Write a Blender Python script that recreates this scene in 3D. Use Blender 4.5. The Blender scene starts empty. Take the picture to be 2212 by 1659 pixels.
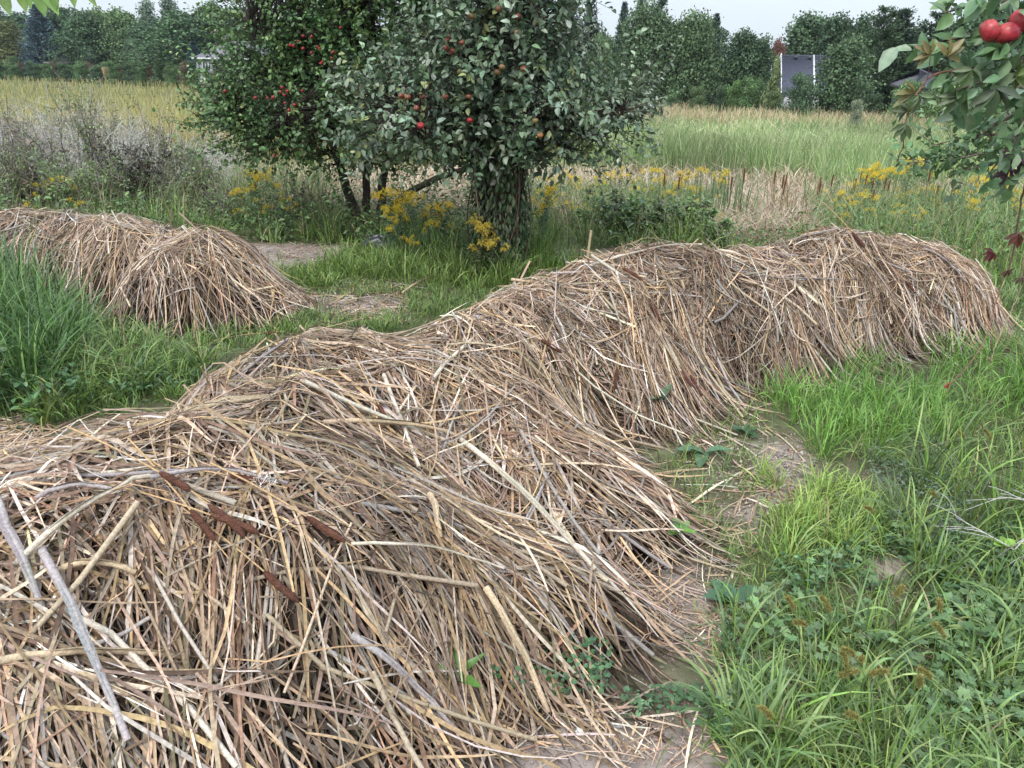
import bpy, math, random
import numpy as np
from mathutils import Matrix, Vector
SC = bpy.context.scene
COL = SC.collection
rng = np.random.default_rng(7)
random.seed(7)
PI = math.pi
# ------------------------------------------------------------------ camera
CAMZ = 1.7
PITCH = math.radians(23.6); ROLL = math.radians(0.8); FPX = 1600.0; CW, CH = 2212.0, 1659.0
Fv = np.array([0, math.cos(PITCH), -math.sin(PITCH)])
U0 = np.array([0, math.sin(PITCH), math.cos(PITCH)]); X0 = np.array([1.0, 0, 0])
Rv = math.cos(ROLL)*X0 + math.sin(ROLL)*U0
Uv = math.cos(ROLL)*U0 - math.sin(ROLL)*X0
cd = bpy.data.cameras.new('camera'); cam = bpy.data.objects.new('camera', cd); COL.objects.link(cam)
M3 = Matrix(((Rv[0], Uv[0], -Fv[0]), (Rv[1], Uv[1], -Fv[1]), (Rv[2], Uv[2], -Fv[2])))
cam.matrix_world = Matrix.Translation((0, 0, CAMZ)) @ M3.to_4x4()
cd.sensor_width = 36; cd.lens = 36*FPX/CW; cd.clip_start = 0.05; cd.clip_end = 3000
SC.camera = cam
# ------------------------------------------------------------------ world, sun, exposure
SUN_EL, SUN_AZ = math.radians(52), math.radians(205)
w = bpy.data.worlds.new('World'); SC.world = w; w.use_nodes = True
nt = w.node_tree; nt.nodes.clear()
out = nt.nodes.new('ShaderNodeOutputWorld'); bg = nt.nodes.new('ShaderNodeBackground')
sky = nt.nodes.new('ShaderNodeTexSky'); sky.sky_type = 'NISHITA'; sky.sun_disc = False
sky.sun_elevation = SUN_EL; sky.sun_rotation = SUN_AZ; sky.air_density = 1.0; sky.dust_density = 3.0; sky.ozone_density = 1.0
tc = nt.nodes.new('ShaderNodeTexCoord'); mp = nt.nodes.new('ShaderNodeMapping'); mp.inputs['Scale'].default_value = (1.2, 1.2, 5)
cn = nt.nodes.new('ShaderNodeTexNoise'); cn.inputs['Scale'].default_value = 1.6; cn.inputs['Detail'].default_value = 5
cr = nt.nodes.new('ShaderNodeMapRange'); cr.inputs[1].default_value = .3; cr.inputs[2].default_value = .7
cr.inputs[3].default_value = .78; cr.inputs[4].default_value = .95
mx = nt.nodes.new('ShaderNodeMix'); mx.data_type = 'RGBA'
mx.inputs['B'].default_value = (4.1, 4.6, 5.05, 1)
sx = nt.nodes.new('ShaderNodeSeparateXYZ'); zr = nt.nodes.new('ShaderNodeMapRange'); zr.inputs[1].default_value = .06; zr.inputs[2].default_value = .8; zr.inputs[3].default_value = 1; zr.inputs[4].default_value = 2.5
nt.links.new(tc.outputs['Generated'], sx.inputs[0]); nt.links.new(sx.outputs[2], zr.inputs[0])   # overcast sky: brighter towards the zenith
ms_ = nt.nodes.new('ShaderNodeVectorMath'); ms_.operation = 'SCALE'
nt.links.new(tc.outputs['Generated'], mp.inputs[0]); nt.links.new(mp.outputs[0], cn.inputs['Vector'])
nt.links.new(cn.outputs[0], cr.inputs[0]); nt.links.new(cr.outputs[0], mx.inputs['Factor'])
nt.links.new(sky.outputs[0], mx.inputs['A']); nt.links.new(mx.outputs['Result'], ms_.inputs[0]); nt.links.new(zr.outputs[0], ms_.inputs['Scale']); nt.links.new(ms_.outputs[0], bg.inputs[0])
bg.inputs[1].default_value = 0.14
nt.links.new(bg.outputs[0], out.inputs[0])
sl = bpy.data.lights.new('sun', 'SUN'); sl.energy = 1.4; sl.angle = math.radians(14); sl.color = (1, .96, .9)
so = bpy.data.objects.new('sun', sl); COL.objects.link(so)
az = SUN_AZ
sd = Vector((math.sin(az)*math.cos(SUN_EL), math.cos(az)*math.cos(SUN_EL), math.sin(SUN_EL)))
so.rotation_euler = sd.to_track_quat('Z', 'Y').to_euler()
vs = SC.view_settings; vs.view_transform = 'Standard'; vs.look = 'None'; vs.gamma = 1; vs.exposure = 0.62; vs.use_curve_mapping = False
SC.cycles.max_bounces = 6; SC.cycles.transparent_max_bounces = 4
# ------------------------------------------------------------------ numeric helpers
_ph = rng.uniform(0, 2*PI, (40, 2)); _dr = rng.uniform(0, 2*PI, 40)
def noise(x, y, s=1.0, k=0, n=5):
    """smooth pseudo noise in about -1..1"""
    x = np.asarray(x, float)*s; y = np.asarray(y, float)*s; r = 0; a = 0
    for i in range(n):
        j = (i*3+k) % 40; f = 1.0*1.7**i*.9; c, q = math.cos(_dr[j]), math.sin(_dr[j])
        r = r + np.sin((x*c+y*q)*f*2+_ph[j, 0]+1.3*np.sin((y*c-x*q)*f*1.3+_ph[j, 1]))/1.35**i; a += 1/1.35**i
    return r/a*1.5
def unit(a):
    return a/np.maximum(np.linalg.norm(a, axis=-1, keepdims=True), 1e-9)
_T = np.array([[-40, 0], [8.0, 0], [14, -.66], [22, -1.4], [36, -2.3], [60, -3.2], [95, -3.9], [130, -4.0], [3000, -4.0]])
def zg(x, y):
    x = np.asarray(x, float); y = np.asarray(y, float)
    z = sum(np.interp(y+o, _T[:, 0], _T[:, 1]) for o in (-1.2, -.4, .4, 1.2))/4
    near = np.clip(y/12, 0, 1)
    return z + .02*noise(x, y, .8, 3) + near*.1*noise(x, y, .11, 9) + .006*noise(x, y, 5, 5)*(1-near)
BUMPS = [  # pile, cx, cy, rx, ry, rot deg, h, power
    (0, -1.15, 1.84, 1.18, .86, 0, .57, .85), (0, -.42, 1.95, .92, .46, -4, .34, .9), (0, -1.9, 1.3, 1.1, .8, 0, .40, .9),
    (1, -.72, 2.45, .75, .42, -10, .50, .8), (1, .0, 3.3, .5, .42, 30, .48, .8),
    (1, -.62, 2.98, 1.05, .66, -8, .53, .75), (1, -.08, 2.72, .86, .46, -24, .33, .9), (1, -.15, 3.25, .6, .45, 20, .50, .8),
    (2, .45, 4.02, .85, .60, 20, .58, .72), (2, -.02, 3.68, .55, .45, 30, .52, .8), (2, .62, 3.75, .5, .45, 0, .30, .9), (2, .95, 4.3, .55, .5, 10, .57, .8),
    (3, 1.45, 4.56, .85, .60, 15, .57, .7), (3, 2.0, 4.82, .65, .52, 10, .54, .8),
    (4, 2.30, 4.97, .80, .56, 8, .475, .62), (4, 2.85, 5.12, .60, .52, 0, .49, .6),
    (5, -2.3, 5.2, .55, .66, 0, .45, .5), (5, -1.98, 5.1, .52, .5, 0, .22, .8), (5, -2.8, 5.65, .7, .5, 0, .43, .7), (5, -3.4, 6.05, 1.1, .62, -18, .43, .7), (5, -4.4, 6.5, 1.2, .7, -20, .42, .7),
]
def bump(b, x, y):
    _, cx, cy, rx, ry, a, h, p = b; a = math.radians(a)
    dx, dy = x-cx, y-cy; u = (dx*math.cos(a)+dy*math.sin(a))/rx; v = (-dx*math.sin(a)+dy*math.cos(a))/ry
    wob = 1+.07*noise(x, y, 1.6, b[0])
    r2 = (u*u+v*v)*wob
    return h*np.clip(1-r2, 0, 1)**p + h*.06*np.exp(-np.maximum(r2-1, 0)*6)*(r2 < 2)
def hp(x, y):
    x = np.asarray(x, float); y = np.asarray(y, float)
    s = sum(bump(b, x, y)**4 for b in BUMPS)
    h = s**.25
    h = h*(1-.52*np.exp(-((x+.86)/.26)**2-((y-1.44)/.11)**2))*(1+.15*np.exp(-((x+.90)/.45)**2-((y-1.66)/.08)**2))
    return h*(1+.10*noise(x, y, 2.1, 2)+.11*(np.abs(noise(x, y, 3.6, 6))-.35)+.03*noise(x, y, 9, 13))
def surf(x, y): return zg(x, y)+np.maximum(hp(x, y), 0)
def owner(x, y):
    a = np.zeros((6,)+np.shape(x))
    for b in BUMPS: a[b[0]] = np.maximum(a[b[0]], bump(b, x, y))
    return a.argmax(0)
def ray(u, v):
    u = np.asarray(u, float); v = np.asarray(v, float)
    a = ((u-CW/2)/FPX)[..., None]; b = ((CH/2-v)/FPX)[..., None]
    return Fv + a*Rv + b*Uv
def hit(u, v, f=zg):
    """first point where the view ray through (u, v) of the 2212 wide photo meets height field f"""
    d = ray(u, v)
    if f is zg:
        T = 1.2*1.035**np.arange(170); pz = CAMZ+d[..., 2:3]*T; b = pz < np.interp(d[..., 1:2]*T, _T[:, 0], _T[:, 1]); t = T[np.where(b.any(-1), b.argmax(-1), 169)]
        for i in range(10):
            y = d[..., 1]*t; t = t+(CAMZ+d[..., 2]*t-np.interp(y, _T[:, 0], _T[:, 1]))/np.maximum(-d[..., 2], .03)*.7
        p = d*t[..., None]; p[..., 2] = zg(p[..., 0], p[..., 1]); return p
    t = np.full(d.shape[:-1], .6); done = np.zeros(t.shape, bool)
    for i in range(420):
        p = d*t[..., None]; below = (CAMZ+p[..., 2]) < f(p[..., 0], p[..., 1]); done |= below
        t = np.where(done, t, t*1.012+.004)
        if done.all(): break
    for i in range(8):
        p = d*t[..., None]; g = (CAMZ+p[..., 2]) - f(p[..., 0], p[..., 1]); t = t + g/np.maximum(-d[..., 2], .03)*.7
    p = d*t[..., None]; p[..., 2] = f(p[..., 0], p[..., 1]); return p
def at(u, v, Y):
    d = ray(u, v); t = Y/d[..., 1]; p = d*t[..., None]; p[..., 2] += CAMZ; return p
def pxm(Y):  # size in metres of one photo pixel at depth Y
    return Y*.917/FPX
# ------------------------------------------------------------------ mesh helpers
class Geo:
    def __init__(s): s.v = []; s.f3 = []; s.f4 = []; s.c = []; s.n = 0
    def add(s, v, c, f3=None, f4=None):
        v = np.asarray(v, float).reshape(-1, 3); c = np.broadcast_to(np.asarray(c, float), (len(v), 3))
        s.v.append(v); s.c.append(c)
        if f3 is not None and len(f3): s.f3.append(np.asarray(f3).reshape(-1, 3)+s.n)
        if f4 is not None and len(f4): s.f4.append(np.asarray(f4).reshape(-1, 4)+s.n)
        s.n += len(v); return s
    def build(s, name, mat, parent=None, smooth=False, loc=None):
        me = bpy.data.meshes.new(name); v = np.concatenate(s.v); c = np.concatenate(s.c)
        if loc is not None: v = v-np.asarray(loc)
        f3 = np.concatenate(s.f3) if s.f3 else np.zeros((0, 3), int); f4 = np.concatenate(s.f4) if s.f4 else np.zeros((0, 4), int)
        me.vertices.add(len(v)); me.vertices.foreach_set('co', v.astype(np.float32).ravel())
        me.loops.add(len(f3)*3+len(f4)*4)
        me.loops.foreach_set('vertex_index', np.concatenate([f3.ravel(), f4.ravel()]).astype(np.int32))
        me.polygons.add(len(f3)+len(f4))
        me.polygons.foreach_set('loop_start', np.concatenate([np.arange(len(f3))*3, len(f3)*3+np.arange(len(f4))*4]).astype(np.int32))
        if smooth: me.polygons.foreach_set('use_smooth', np.ones(len(f3)+len(f4), bool))
        me.update(calc_edges=True)
        ca = me.color_attributes.new('Col', 'FLOAT_COLOR', 'POINT')
        ca.data.foreach_set('color', np.concatenate([c, np.ones((len(c), 1))], 1).astype(np.float32).ravel())
        me.materials.append(mat)
        o = bpy.data.objects.new(name, me); COL.objects.link(o)
        if parent is not None: o.parent = parent
        if loc is not None and parent is None: o.location = loc
        return o
def grid_faces(N, K, J, wrap=False):
    """N strips of K rings with J points each -> quads"""
    b = (np.arange(N)*K*J)[:, None, None]; k = (np.arange(K-1)*J)[None, :, None]
    jj = np.arange(J if wrap else J-1)[None, None, :]; j2 = (jj+1) % J
    a = b+k+jj; d = b+k+j2
    return np.stack([a, d, d+J, a+J], -1).reshape(-1, 4)
def tang(P):
    t = np.empty_like(P); t[:, 1:-1] = P[:, 2:]-P[:, :-2]; t[:, 0] = P[:, 1]-P[:, 0]; t[:, -1] = P[:, -1]-P[:, -2]
    return unit(t)
def cfull(C, N, K, J):
    C = np.asarray(C, float)
    if C.ndim == 1: C = C[None, None]
    elif C.ndim == 2: C = C[:, None]
    return np.broadcast_to(C[:, :, None, :], (N, K, J, 3)).reshape(-1, 3)
def ribbons(g, P, W, C, S=None, roll=None, fold=0.0):
    """P (N,K,3) centre lines, W (N,K) widths"""
    N, K, _ = P.shape; T = tang(P)
    if S is None: S = unit(np.cross(T, np.array([0, 0, 1.0])))
    B = unit(np.cross(S, T)); S = np.cross(T, B)
    if roll is not None:
        r = np.broadcast_to(roll, (N, K))[..., None]; S, B = S*np.cos(r)+B*np.sin(r), B*np.cos(r)-S*np.sin(r)
    W = np.broadcast_to(W, (N, K))[..., None]*.5
    if fold: V = np.stack([P-S*W, P-B*W*fold, P+S*W], 2); J = 3
    else: V = np.stack([P-S*W, P+S*W], 2); J = 2
    g.add(V, cfull(C, N, K, J), f4=grid_faces(N, K, J))
def tubes(g, P, R, C, n=5, cap=True, capc=None):
    N, K, _ = P.shape; T = tang(P); m = unit(P[:, -1]-P[:, 0])
    ref = np.where(np.abs(m[:, 2:3]) > .9, np.array([1.0, 0, 0]), np.array([0, 0, 1.0]))[:, None]
    S = unit(np.cross(T, ref)); B = np.cross(S, T); a = np.arange(n)*2*PI/n
    R = np.broadcast_to(R, (N, K))[..., None, None]
    V = P[:, :, None]+R*(S[:, :, None]*np.cos(a)[:, None]+B[:, :, None]*np.sin(a)[:, None])
    f4 = grid_faces(N, K, n, True); g.add(V, cfull(C, N, K, n), f4=f4)
    if cap:
        for k in (0, K-1):
            cv = np.concatenate([V[:, k], P[:, k:k+1]], 1); b = (np.arange(N)*(n+1))[:, None]; j = np.arange(n)
            f = np.stack([b+j, b+(j+1) % n, b+n+0*j], -1).reshape(-1, 3)
            cc = capc if capc is not None else C
            cc = np.asarray(cc, float); cc = cc[:, k] if cc.ndim == 3 else cc
            g.add(cv, np.broadcast_to(cc[:, None] if cc.ndim == 2 else cc, (N, n+1, 3)).reshape(-1, 3), f3=f)
def leaf_tpl(kind):
    if kind == 'ovate': ts = [(0, 0), (.12, .26), (.38, .5), (.7, .38), (1, 0)]
    elif kind == 'lance': ts = [(0, 0), (.2, .35), (.5, .5), (.8, .28), (1, 0)]
    v = []
    for t, h in ts: v.append((t, 0, -.0)); v += [(t, h, h*.35-.10*t*t), (t, -h, h*.35-.10*t*t)] if h > 0 else []
    # vertices: 0 base, then (mid,l,r)*3, tip
    f3 = [(0, 1, 2), (0, 3, 1), (7, 10, 8), (7, 9, 10)]; f4 = [(1, 4, 5, 2), (1, 3, 6, 4), (4, 7, 8, 5), (4, 6, 9, 7)]
    v = np.array(v); v[:, 2] -= .12*v[:, 0]**2
    return v, f3, f4
TPL = {k: leaf_tpl(k) for k in ('ovate', 'lance')}
_a = np.arange(9)*2*PI/9
_v = np.concatenate([[[0, 0, -.06]], np.stack([np.cos(_a)*.5*(1+.06*(-1)**np.arange(9)), np.sin(_a)*.5, 0*_a+.03], -1)])
TPL['round'] = (_v, [(0, 1+i, 1+(i+1) % 9) for i in range(8)], [])
TPL['quad'] = (np.array([[0, 0, 0], [.5, .5, 0], [1, 0, 0], [.5, -.5, 0]]), [], [(0, 3, 2, 1)])
def _lobed():
    v = [(0, 0, -.05)]; n = 11
    for i in range(n):
        a = PI*(.08)+i*(2*PI-.5)/(n-1)+PI; r = .55 if i % 2 == 0 else .36
        v.append((math.cos(a)*r, math.sin(a)*r, .02))
    return np.array(v), [(0, 1+i, 2+i) for i in range(n-1)], []
TPL['lobed'] = _lobed()
def leaves(g, P, D, Nn, L, Wd, C, kind='ovate'):
    """leaf blades: base P, axis D, normal Nn, length L, width ratio Wd"""
    tv, f3, f4 = TPL[kind]; D = unit(D); S = unit(np.cross(Nn, D)); U = np.cross(D, S)
    L = np.broadcast_to(L, (len(P),))[:, None, None]; Wd = np.broadcast_to(Wd, (len(P),))[:, None, None]
    V = P[:, None]+L*(tv[None, :, :1]*D[:, None]+Wd*tv[None, :, 1:2]*S[:, None]+tv[None, :, 2:]*U[:, None])
    b = (np.arange(len(P))*len(tv))[:, None, None]
    C = np.asarray(C, float); C = C[:, None] if C.ndim == 2 else C
    g.add(V, np.broadcast_to(C, V.shape).reshape(-1, 3),
          f3=(np.array(f3)[None]+b).reshape(-1, 3) if f3 else None, f4=(np.array(f4)[None]+b).reshape(-1, 4) if f4 else None)
def rdir(n, up=0.0):
    d = rng.normal(size=(n, 3)); d[:, 2] += up; return unit(d)
def var(c, n, s=.15, h=.05):
    """n colours round c: brightness spread s, hue spread h"""
    return np.clip(np.asarray(c)*np.exp(rng.normal(0, s, (n, 1)))*(1+rng.normal(0, h, (n, 3))), .002, .9)
def pick(pal, n, wts=None, s=.15, h=.04):
    pal = np.asarray(pal, float); i = rng.choice(len(pal), n, p=None if wts is None else np.array(wts)/sum(wts)); return var(pal[i], n, s, h)
def inpoly(x, y, poly):
    r = np.zeros(np.shape(x), bool); n = len(poly)
    for i in range(n):
        x1, y1 = poly[i]; x2, y2 = poly[(i+1) % n]
        c = ((y1 > y) != (y2 > y)) & (x < (x2-x1)*(y-y1)/((y2-y1) if y2 != y1 else 1e-9)+x1); r ^= c
    return r
def scatter(poly, n):
    """n points inside the outline, denser nearby"""
    p = np.array(poly, float); a, b = p.min(0), p.max(0); u = np.empty(0); v = np.empty(0)
    while len(u) < n:
        q = rng.uniform(a, b, (n*2, 2)); k = inpoly(q[:, 0], q[:, 1], poly); u = np.append(u, q[k, 0]); v = np.append(v, q[k, 1])
    return hit(u[:n], v[:n]), u[:n], v[:n]
# ------------------------------------------------------------------ materials
def mat(name, rough=.6, spec=.3, trans=0.0, nscale=0, namt=.0, bump=0, bscale=50, tint=False, col=None, coord='Object', stretch=(1, 1, 1)):
    m = bpy.data.materials.new(name); m.use_nodes = True; t = m.node_tree; N = t.nodes; L = t.links
    b = N['Principled BSDF']; b.inputs['Roughness'].default_value = rough; b.inputs['Specular IOR Level'].default_value = spec
    if col is None:
        a = N.new('ShaderNodeAttribute'); a.attribute_name = 'Col'; c = a.outputs['Color']
    else:
        a = N.new('ShaderNodeRGB'); a.outputs[0].default_value = (*col, 1); c = a.outputs[0]
    tcn = N.new('ShaderNodeTexCoord')
    if nscale:
        mpn = N.new('ShaderNodeMapping'); mpn.inputs['Scale'].default_value = stretch; L.new(tcn.outputs[coord], mpn.inputs[0])
        n = N.new('ShaderNodeTexNoise'); n.inputs['Scale'].default_value = nscale; n.inputs['Detail'].default_value = 4; L.new(mpn.outputs[0], n.inputs['Vector'])
        r = N.new('ShaderNodeMapRange'); r.inputs[1].default_value = .3; r.inputs[2].default_value = .7; r.inputs[3].default_value = 1-namt; r.inputs[4].default_value = 1+namt
        L.new(n.outputs[0], r.inputs[0]); mm = N.new('ShaderNodeMix'); mm.data_type = 'RGBA'; mm.blend_type = 'MULTIPLY'; mm.inputs['Factor'].default_value = 1
        L.new(c, mm.inputs['A']); cc = N.new('ShaderNodeCombineColor'); [L.new(r.outputs[0], cc.inputs[i]) for i in range(3)]; L.new(cc.outputs[0], mm.inputs['B']); c = mm.outputs['Result']
    if tint:
        oi = N.new('ShaderNodeObjectInfo'); mm = N.new('ShaderNodeMix'); mm.data_type = 'RGBA'; mm.blend_type = 'MULTIPLY'; mm.inputs['Factor'].default_value = 1
        L.new(c, mm.inputs['A']); L.new(oi.outputs['Color'], mm.inputs['B']); c = mm.outputs['Result']
    L.new(c, b.inputs['Base Color'])
    if bump:
        n = N.new('ShaderNodeTexNoise'); n.inputs['Scale'].default_value = bscale; n.inputs['Detail'].default_value = 5; L.new(tcn.outputs[coord], n.inputs['Vector'])
        bn = N.new('ShaderNodeBump'); bn.inputs['Strength'].default_value = bump; bn.inputs['Distance'].default_value = .01; L.new(n.outputs[0], bn.inputs['Height']); L.new(bn.outputs[0], b.inputs['Normal'])
    if trans:
        tr = N.new('ShaderNodeBsdfTranslucent'); L.new(c, tr.inputs[0]); ms = N.new('ShaderNodeMixShader'); ms.inputs[0].default_value = trans
        L.new(b.outputs[0], ms.inputs[1]); L.new(tr.outputs[0], ms.inputs[2]); L.new(ms.outputs[0], N['Material Output'].inputs[0])
    return m
M_straw = mat('dry_leaf', .65, .2, .08, 90, .28)
M_stalk = mat('dry_stalk', .65, .22, 0, 120, .25, .4, 200)
M_core = mat('shade_dark_core', .9, .1, 0, 30, .5, 1, 60)  # pile core, coloured near black to paint shade into the gaps
M_grass = mat('grass_blade', .42, .4, .2, 40, .15)
M_leaf = mat('leaf', .42, .45, .2, 50, .18)
M_far = mat('tree_foliage', .75, .15, .15, .9, .25, tint=True)
M_bark = mat('bark', .9, .15, 0, 25, .35, .8, 60)
M_reed = mat('reed', .6, .25, .2)
M_fruit = mat('apple_skin', .38, .4, 0, 60, .3)
M_head = mat('seed_head', .95, .05, 0, 180, .3, 1, 300)
M_plain = mat('painted', .7, .3, 0, 3, .07)
M_soil = mat('soil', .95, .1, 0, 14, .28, 1, 45)
M_flower = mat('petals', .7, .2, .2)
# ------------------------------------------------------------------ tagging
def tag(o, label=None, cat=None, group=None, kind=None):
    if label: o['label'] = label
    if cat: o['category'] = cat
    if group: o['group'] = group
    if kind: o['kind'] = kind
    return o
def empty(name, loc, label, cat, group=None, kind=None):
    o = bpy.data.objects.new(name, None); COL.objects.link(o); o.location = loc; o.empty_display_size = .1
    return tag(o, label, cat, group, kind)
def kids(root, bl):
    for o in bl: o.parent = root
def copy_thing(src, loc, rz=0, sc=1, label=None, color=None):
    c = src.copy(); COL.objects.link(c); c.location = loc; c.rotation_euler = (0, 0, rz)
    c.scale = sc if hasattr(sc, '__len__') else (sc, sc, sc)
    if label: c['label'] = label
    for ch in list(src.children):
        d = ch.copy(); COL.objects.link(d); d.parent = c
        if color: d.color = (*color, 1)
    return c
# ================================================================== GROUND
BARE = [  # outlines of bare earth in the photo frame (placed on the ground), used to thin the grass
    [(455, 530), (560, 522), (740, 530), (745, 560), (640, 580), (480, 580)],
    [(1160, 545), (1330, 536), (1340, 560), (1180, 566)],
    [(1640, 950), (1720, 955), (1760, 1010), (1740, 1070), (1700, 1120), (1580, 1130), (1600, 1090), (1690, 1060), (1655, 1000)],
    [(1340, 1180), (1480, 1190), (1540, 1260), (1580, 1330), (1560, 1400), (1470, 1390), (1350, 1310)],
    [(980, 1560), (1200, 1545), (1400, 1560), (1560, 1560), (1590, 1700), (1560, 1900), (900, 1900)],
    [(1880, 1215), (1960, 1210), (1990, 1250), (1880, 1260)],
    [(-200, 900), (90, 915), (40, 990), (-200, 1000)],
    [(600, 640), (880, 650), (860, 690), (620, 680)],
]
def bare(x, y):
    r = np.zeros(np.shape(x), bool)
    for P in BAREW: r |= inpoly(x, y, P)
    return r
BAREW = [[tuple(q[:2]) for q in hit([a for a, b in P], [b for a, b in P])] for P in BARE]
tx = np.linspace(-1, 1, 330); xs = np.sign(tx)*(4.5*np.abs(tx)+.5*tx**2+600*np.abs(tx)**7)
ty = np.linspace(0, 1, 360); ys = 1.0+9*ty+25*ty**3+1200*ty**9; ys = np.concatenate([[-60, -25, -10, -5, -2.5, -1, -.3, .2, .6, .85], ys])
gx, gy = np.meshgrid(xs, ys); gz = zg(gx, gy)
near = (np.abs(gx) < 5) & (gy < 9)
gz = gz+np.where(near, .008*noise(gx, gy, 9, 11)+.005*noise(gx, gy, 21, 7), 0)
bm_ = sum(bare(gx+.05*noise(gx, gy, 6, 1)+ox, gy+.05*noise(gx, gy, 6, 2)+oy).astype(float) for ox, oy in ((0, 0), (.05, .03), (-.05, .02), (.02, -.05), (-.03, -.03), (.08, 0), (0, .08)))/7
f = (.5+.5*np.clip(noise(gx, gy, 1.2, 4), -1, 1))[..., None]
soil = np.array([.29, .24, .215])*(1-.25*f); thatch = np.array([.075, .09, .04])*(1-f)+np.array([.13, .115, .075])*f
meadow = np.array([.10, .10, .045])
dist = np.clip((gy-9)/10, 0, 1)[..., None]
bm_ = bm_[..., None]; gc = soil*bm_+(thatch*(1-dist)+meadow*dist)*(1-bm_)
g = Geo(); g.add(np.stack([gx, gy, gz], -1), gc.reshape(-1, 3), f4=grid_faces(1, len(ys), len(xs)))
tag(g.build('ground', M_soil, smooth=True), kind='structure')
# ================================================================== STRAW PILES
PAL = [(.42, .295, .20), (.46, .315, .18), (.34, .24, .185), (.45, .385, .34), (.19, .12, .085), (.60, .48, .37), (.19, .16, .095), (.30, .18, .12)]
PW = [5, 3.0, 5, 3.5, 2.5, 3, 1.3, 2]
PLAB = ['nearest tan heap of cut cattail leaves filling the lower left foreground',
        'second heap of cut reed straw, with a broad low crest behind the nearest heap',
        'middle heap of the straw row, right in front of the apple tree trunk',
        'fourth straw heap of the row, between the middle heap and the tall far right one',
        'rounded straw heap at the far right end of the row',
        'separate straw heap at the left edge with a steep pale face above the tall grass']
PLOC = [(-1.05, 1.85, 0), (-.6, 2.95, 0), (.42, 3.95, 0), (1.45, 4.5, 0), (2.55, 5.02, 0), (-2.7, 5.4, 0)]
piles = [empty('straw_pile', PLOC[i], PLAB[i], 'straw pile', 'heaps of cut cattails') for i in range(6)]
# cores
cx = np.arange(-6.2, 4.2, .05); cy = np.arange(.2, 7.6, .05); X, Y = np.meshgrid(cx, cy); H = hp(X, Y)
Z = zg(X, Y)+np.maximum(H*.88-.085, -.03)+.012*noise(X, Y, 9, 8)*(H > .05)
ow = owner(X, Y); fq = grid_faces(1, len(cy), len(cx)); Hf = H.ravel()[fq].max(1); keep = Hf > .045; fo = ow.ravel()[fq[:, 0]]
V = np.stack([X, Y, Z], -1).reshape(-1, 3)
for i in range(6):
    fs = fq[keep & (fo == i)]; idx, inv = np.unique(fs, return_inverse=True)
    g = Geo(); g.add(V[idx], var((.025, .018, .012), len(idx), .25), f4=inv.reshape(-1, 4)); g.build('mound_core', M_core, piles[i], True, PLOC[i])  # near-black colour stands in for shade deep in the straw
def flow(x, y):
    e = .12; gxx = hp(x+e, y)-hp(x-e, y); gyy = hp(x, y+e)-hp(x, y-e); d = -np.stack([gxx, gyy], -1)/(2*e)
    s = np.linalg.norm(d, axis=-1, keepdims=True); left = (x < -1.6) & (y > 4.4)
    base = np.where(left[..., None], np.array([.25, -.8]), np.array([.80, -.60]))
    d = d/np.maximum(s, 1e-6)*np.minimum(s*1.4, .85)+base*(.9+.4*noise(x, y, .9, 12))[..., None]
    # near left: lines running left-right in the front heap
    fl = np.clip((-x-.7)*1.2, 0, 1)*np.clip((2.6-y)*2, 0, 1); d = d*(1-fl[..., None])+np.array([1.0, -.15])*fl[..., None]
    return np.arctan2(d[..., 1], d[..., 0])
def strand_paths(px, py, th, L, K, off, curv, tilt, smooth=2, stiff=.45):
    n = len(px); s = (np.linspace(-.5, .5, K))[None]*L[:, None]
    a = th[:, None]+curv[:, None]*s
    kk = rng.integers(2, K-1, n); a = a+np.where((rng.random(n) < .3)[:, None] & (np.arange(K)[None] >= kk[:, None]), rng.normal(0, .55, n)[:, None], 0)
    dx = np.cos(a); dy = np.sin(a); ds = (L/(K-1))[:, None]
    x = np.cumsum(dx*ds, 1); y = np.cumsum(dy*ds, 1); x += px[:, None]-x.mean(1, keepdims=True); y += py[:, None]-y.mean(1, keepdims=True)
    z = surf(x, y); z0 = z.copy()
    for _ in range(smooth):
        zz = z.copy(); zz[:, 1:-1] = (z[:, :-2]+2*z[:, 1:-1]+z[:, 2:])/4; z = np.maximum(zz, z0-.02)
    lin = z.mean(1, keepdims=True)+(s/L[:, None])*(z[:, -1:]-z[:, :1]); z = z*(1-stiff*.4)+lin*stiff*.4
    z = z+off[:, None]+tilt[:, None]*s
    z = np.maximum(z, zg(x, y)+.004+.01*rng.random((n, 1)))
    return np.stack([x, y, z], -1)
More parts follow.
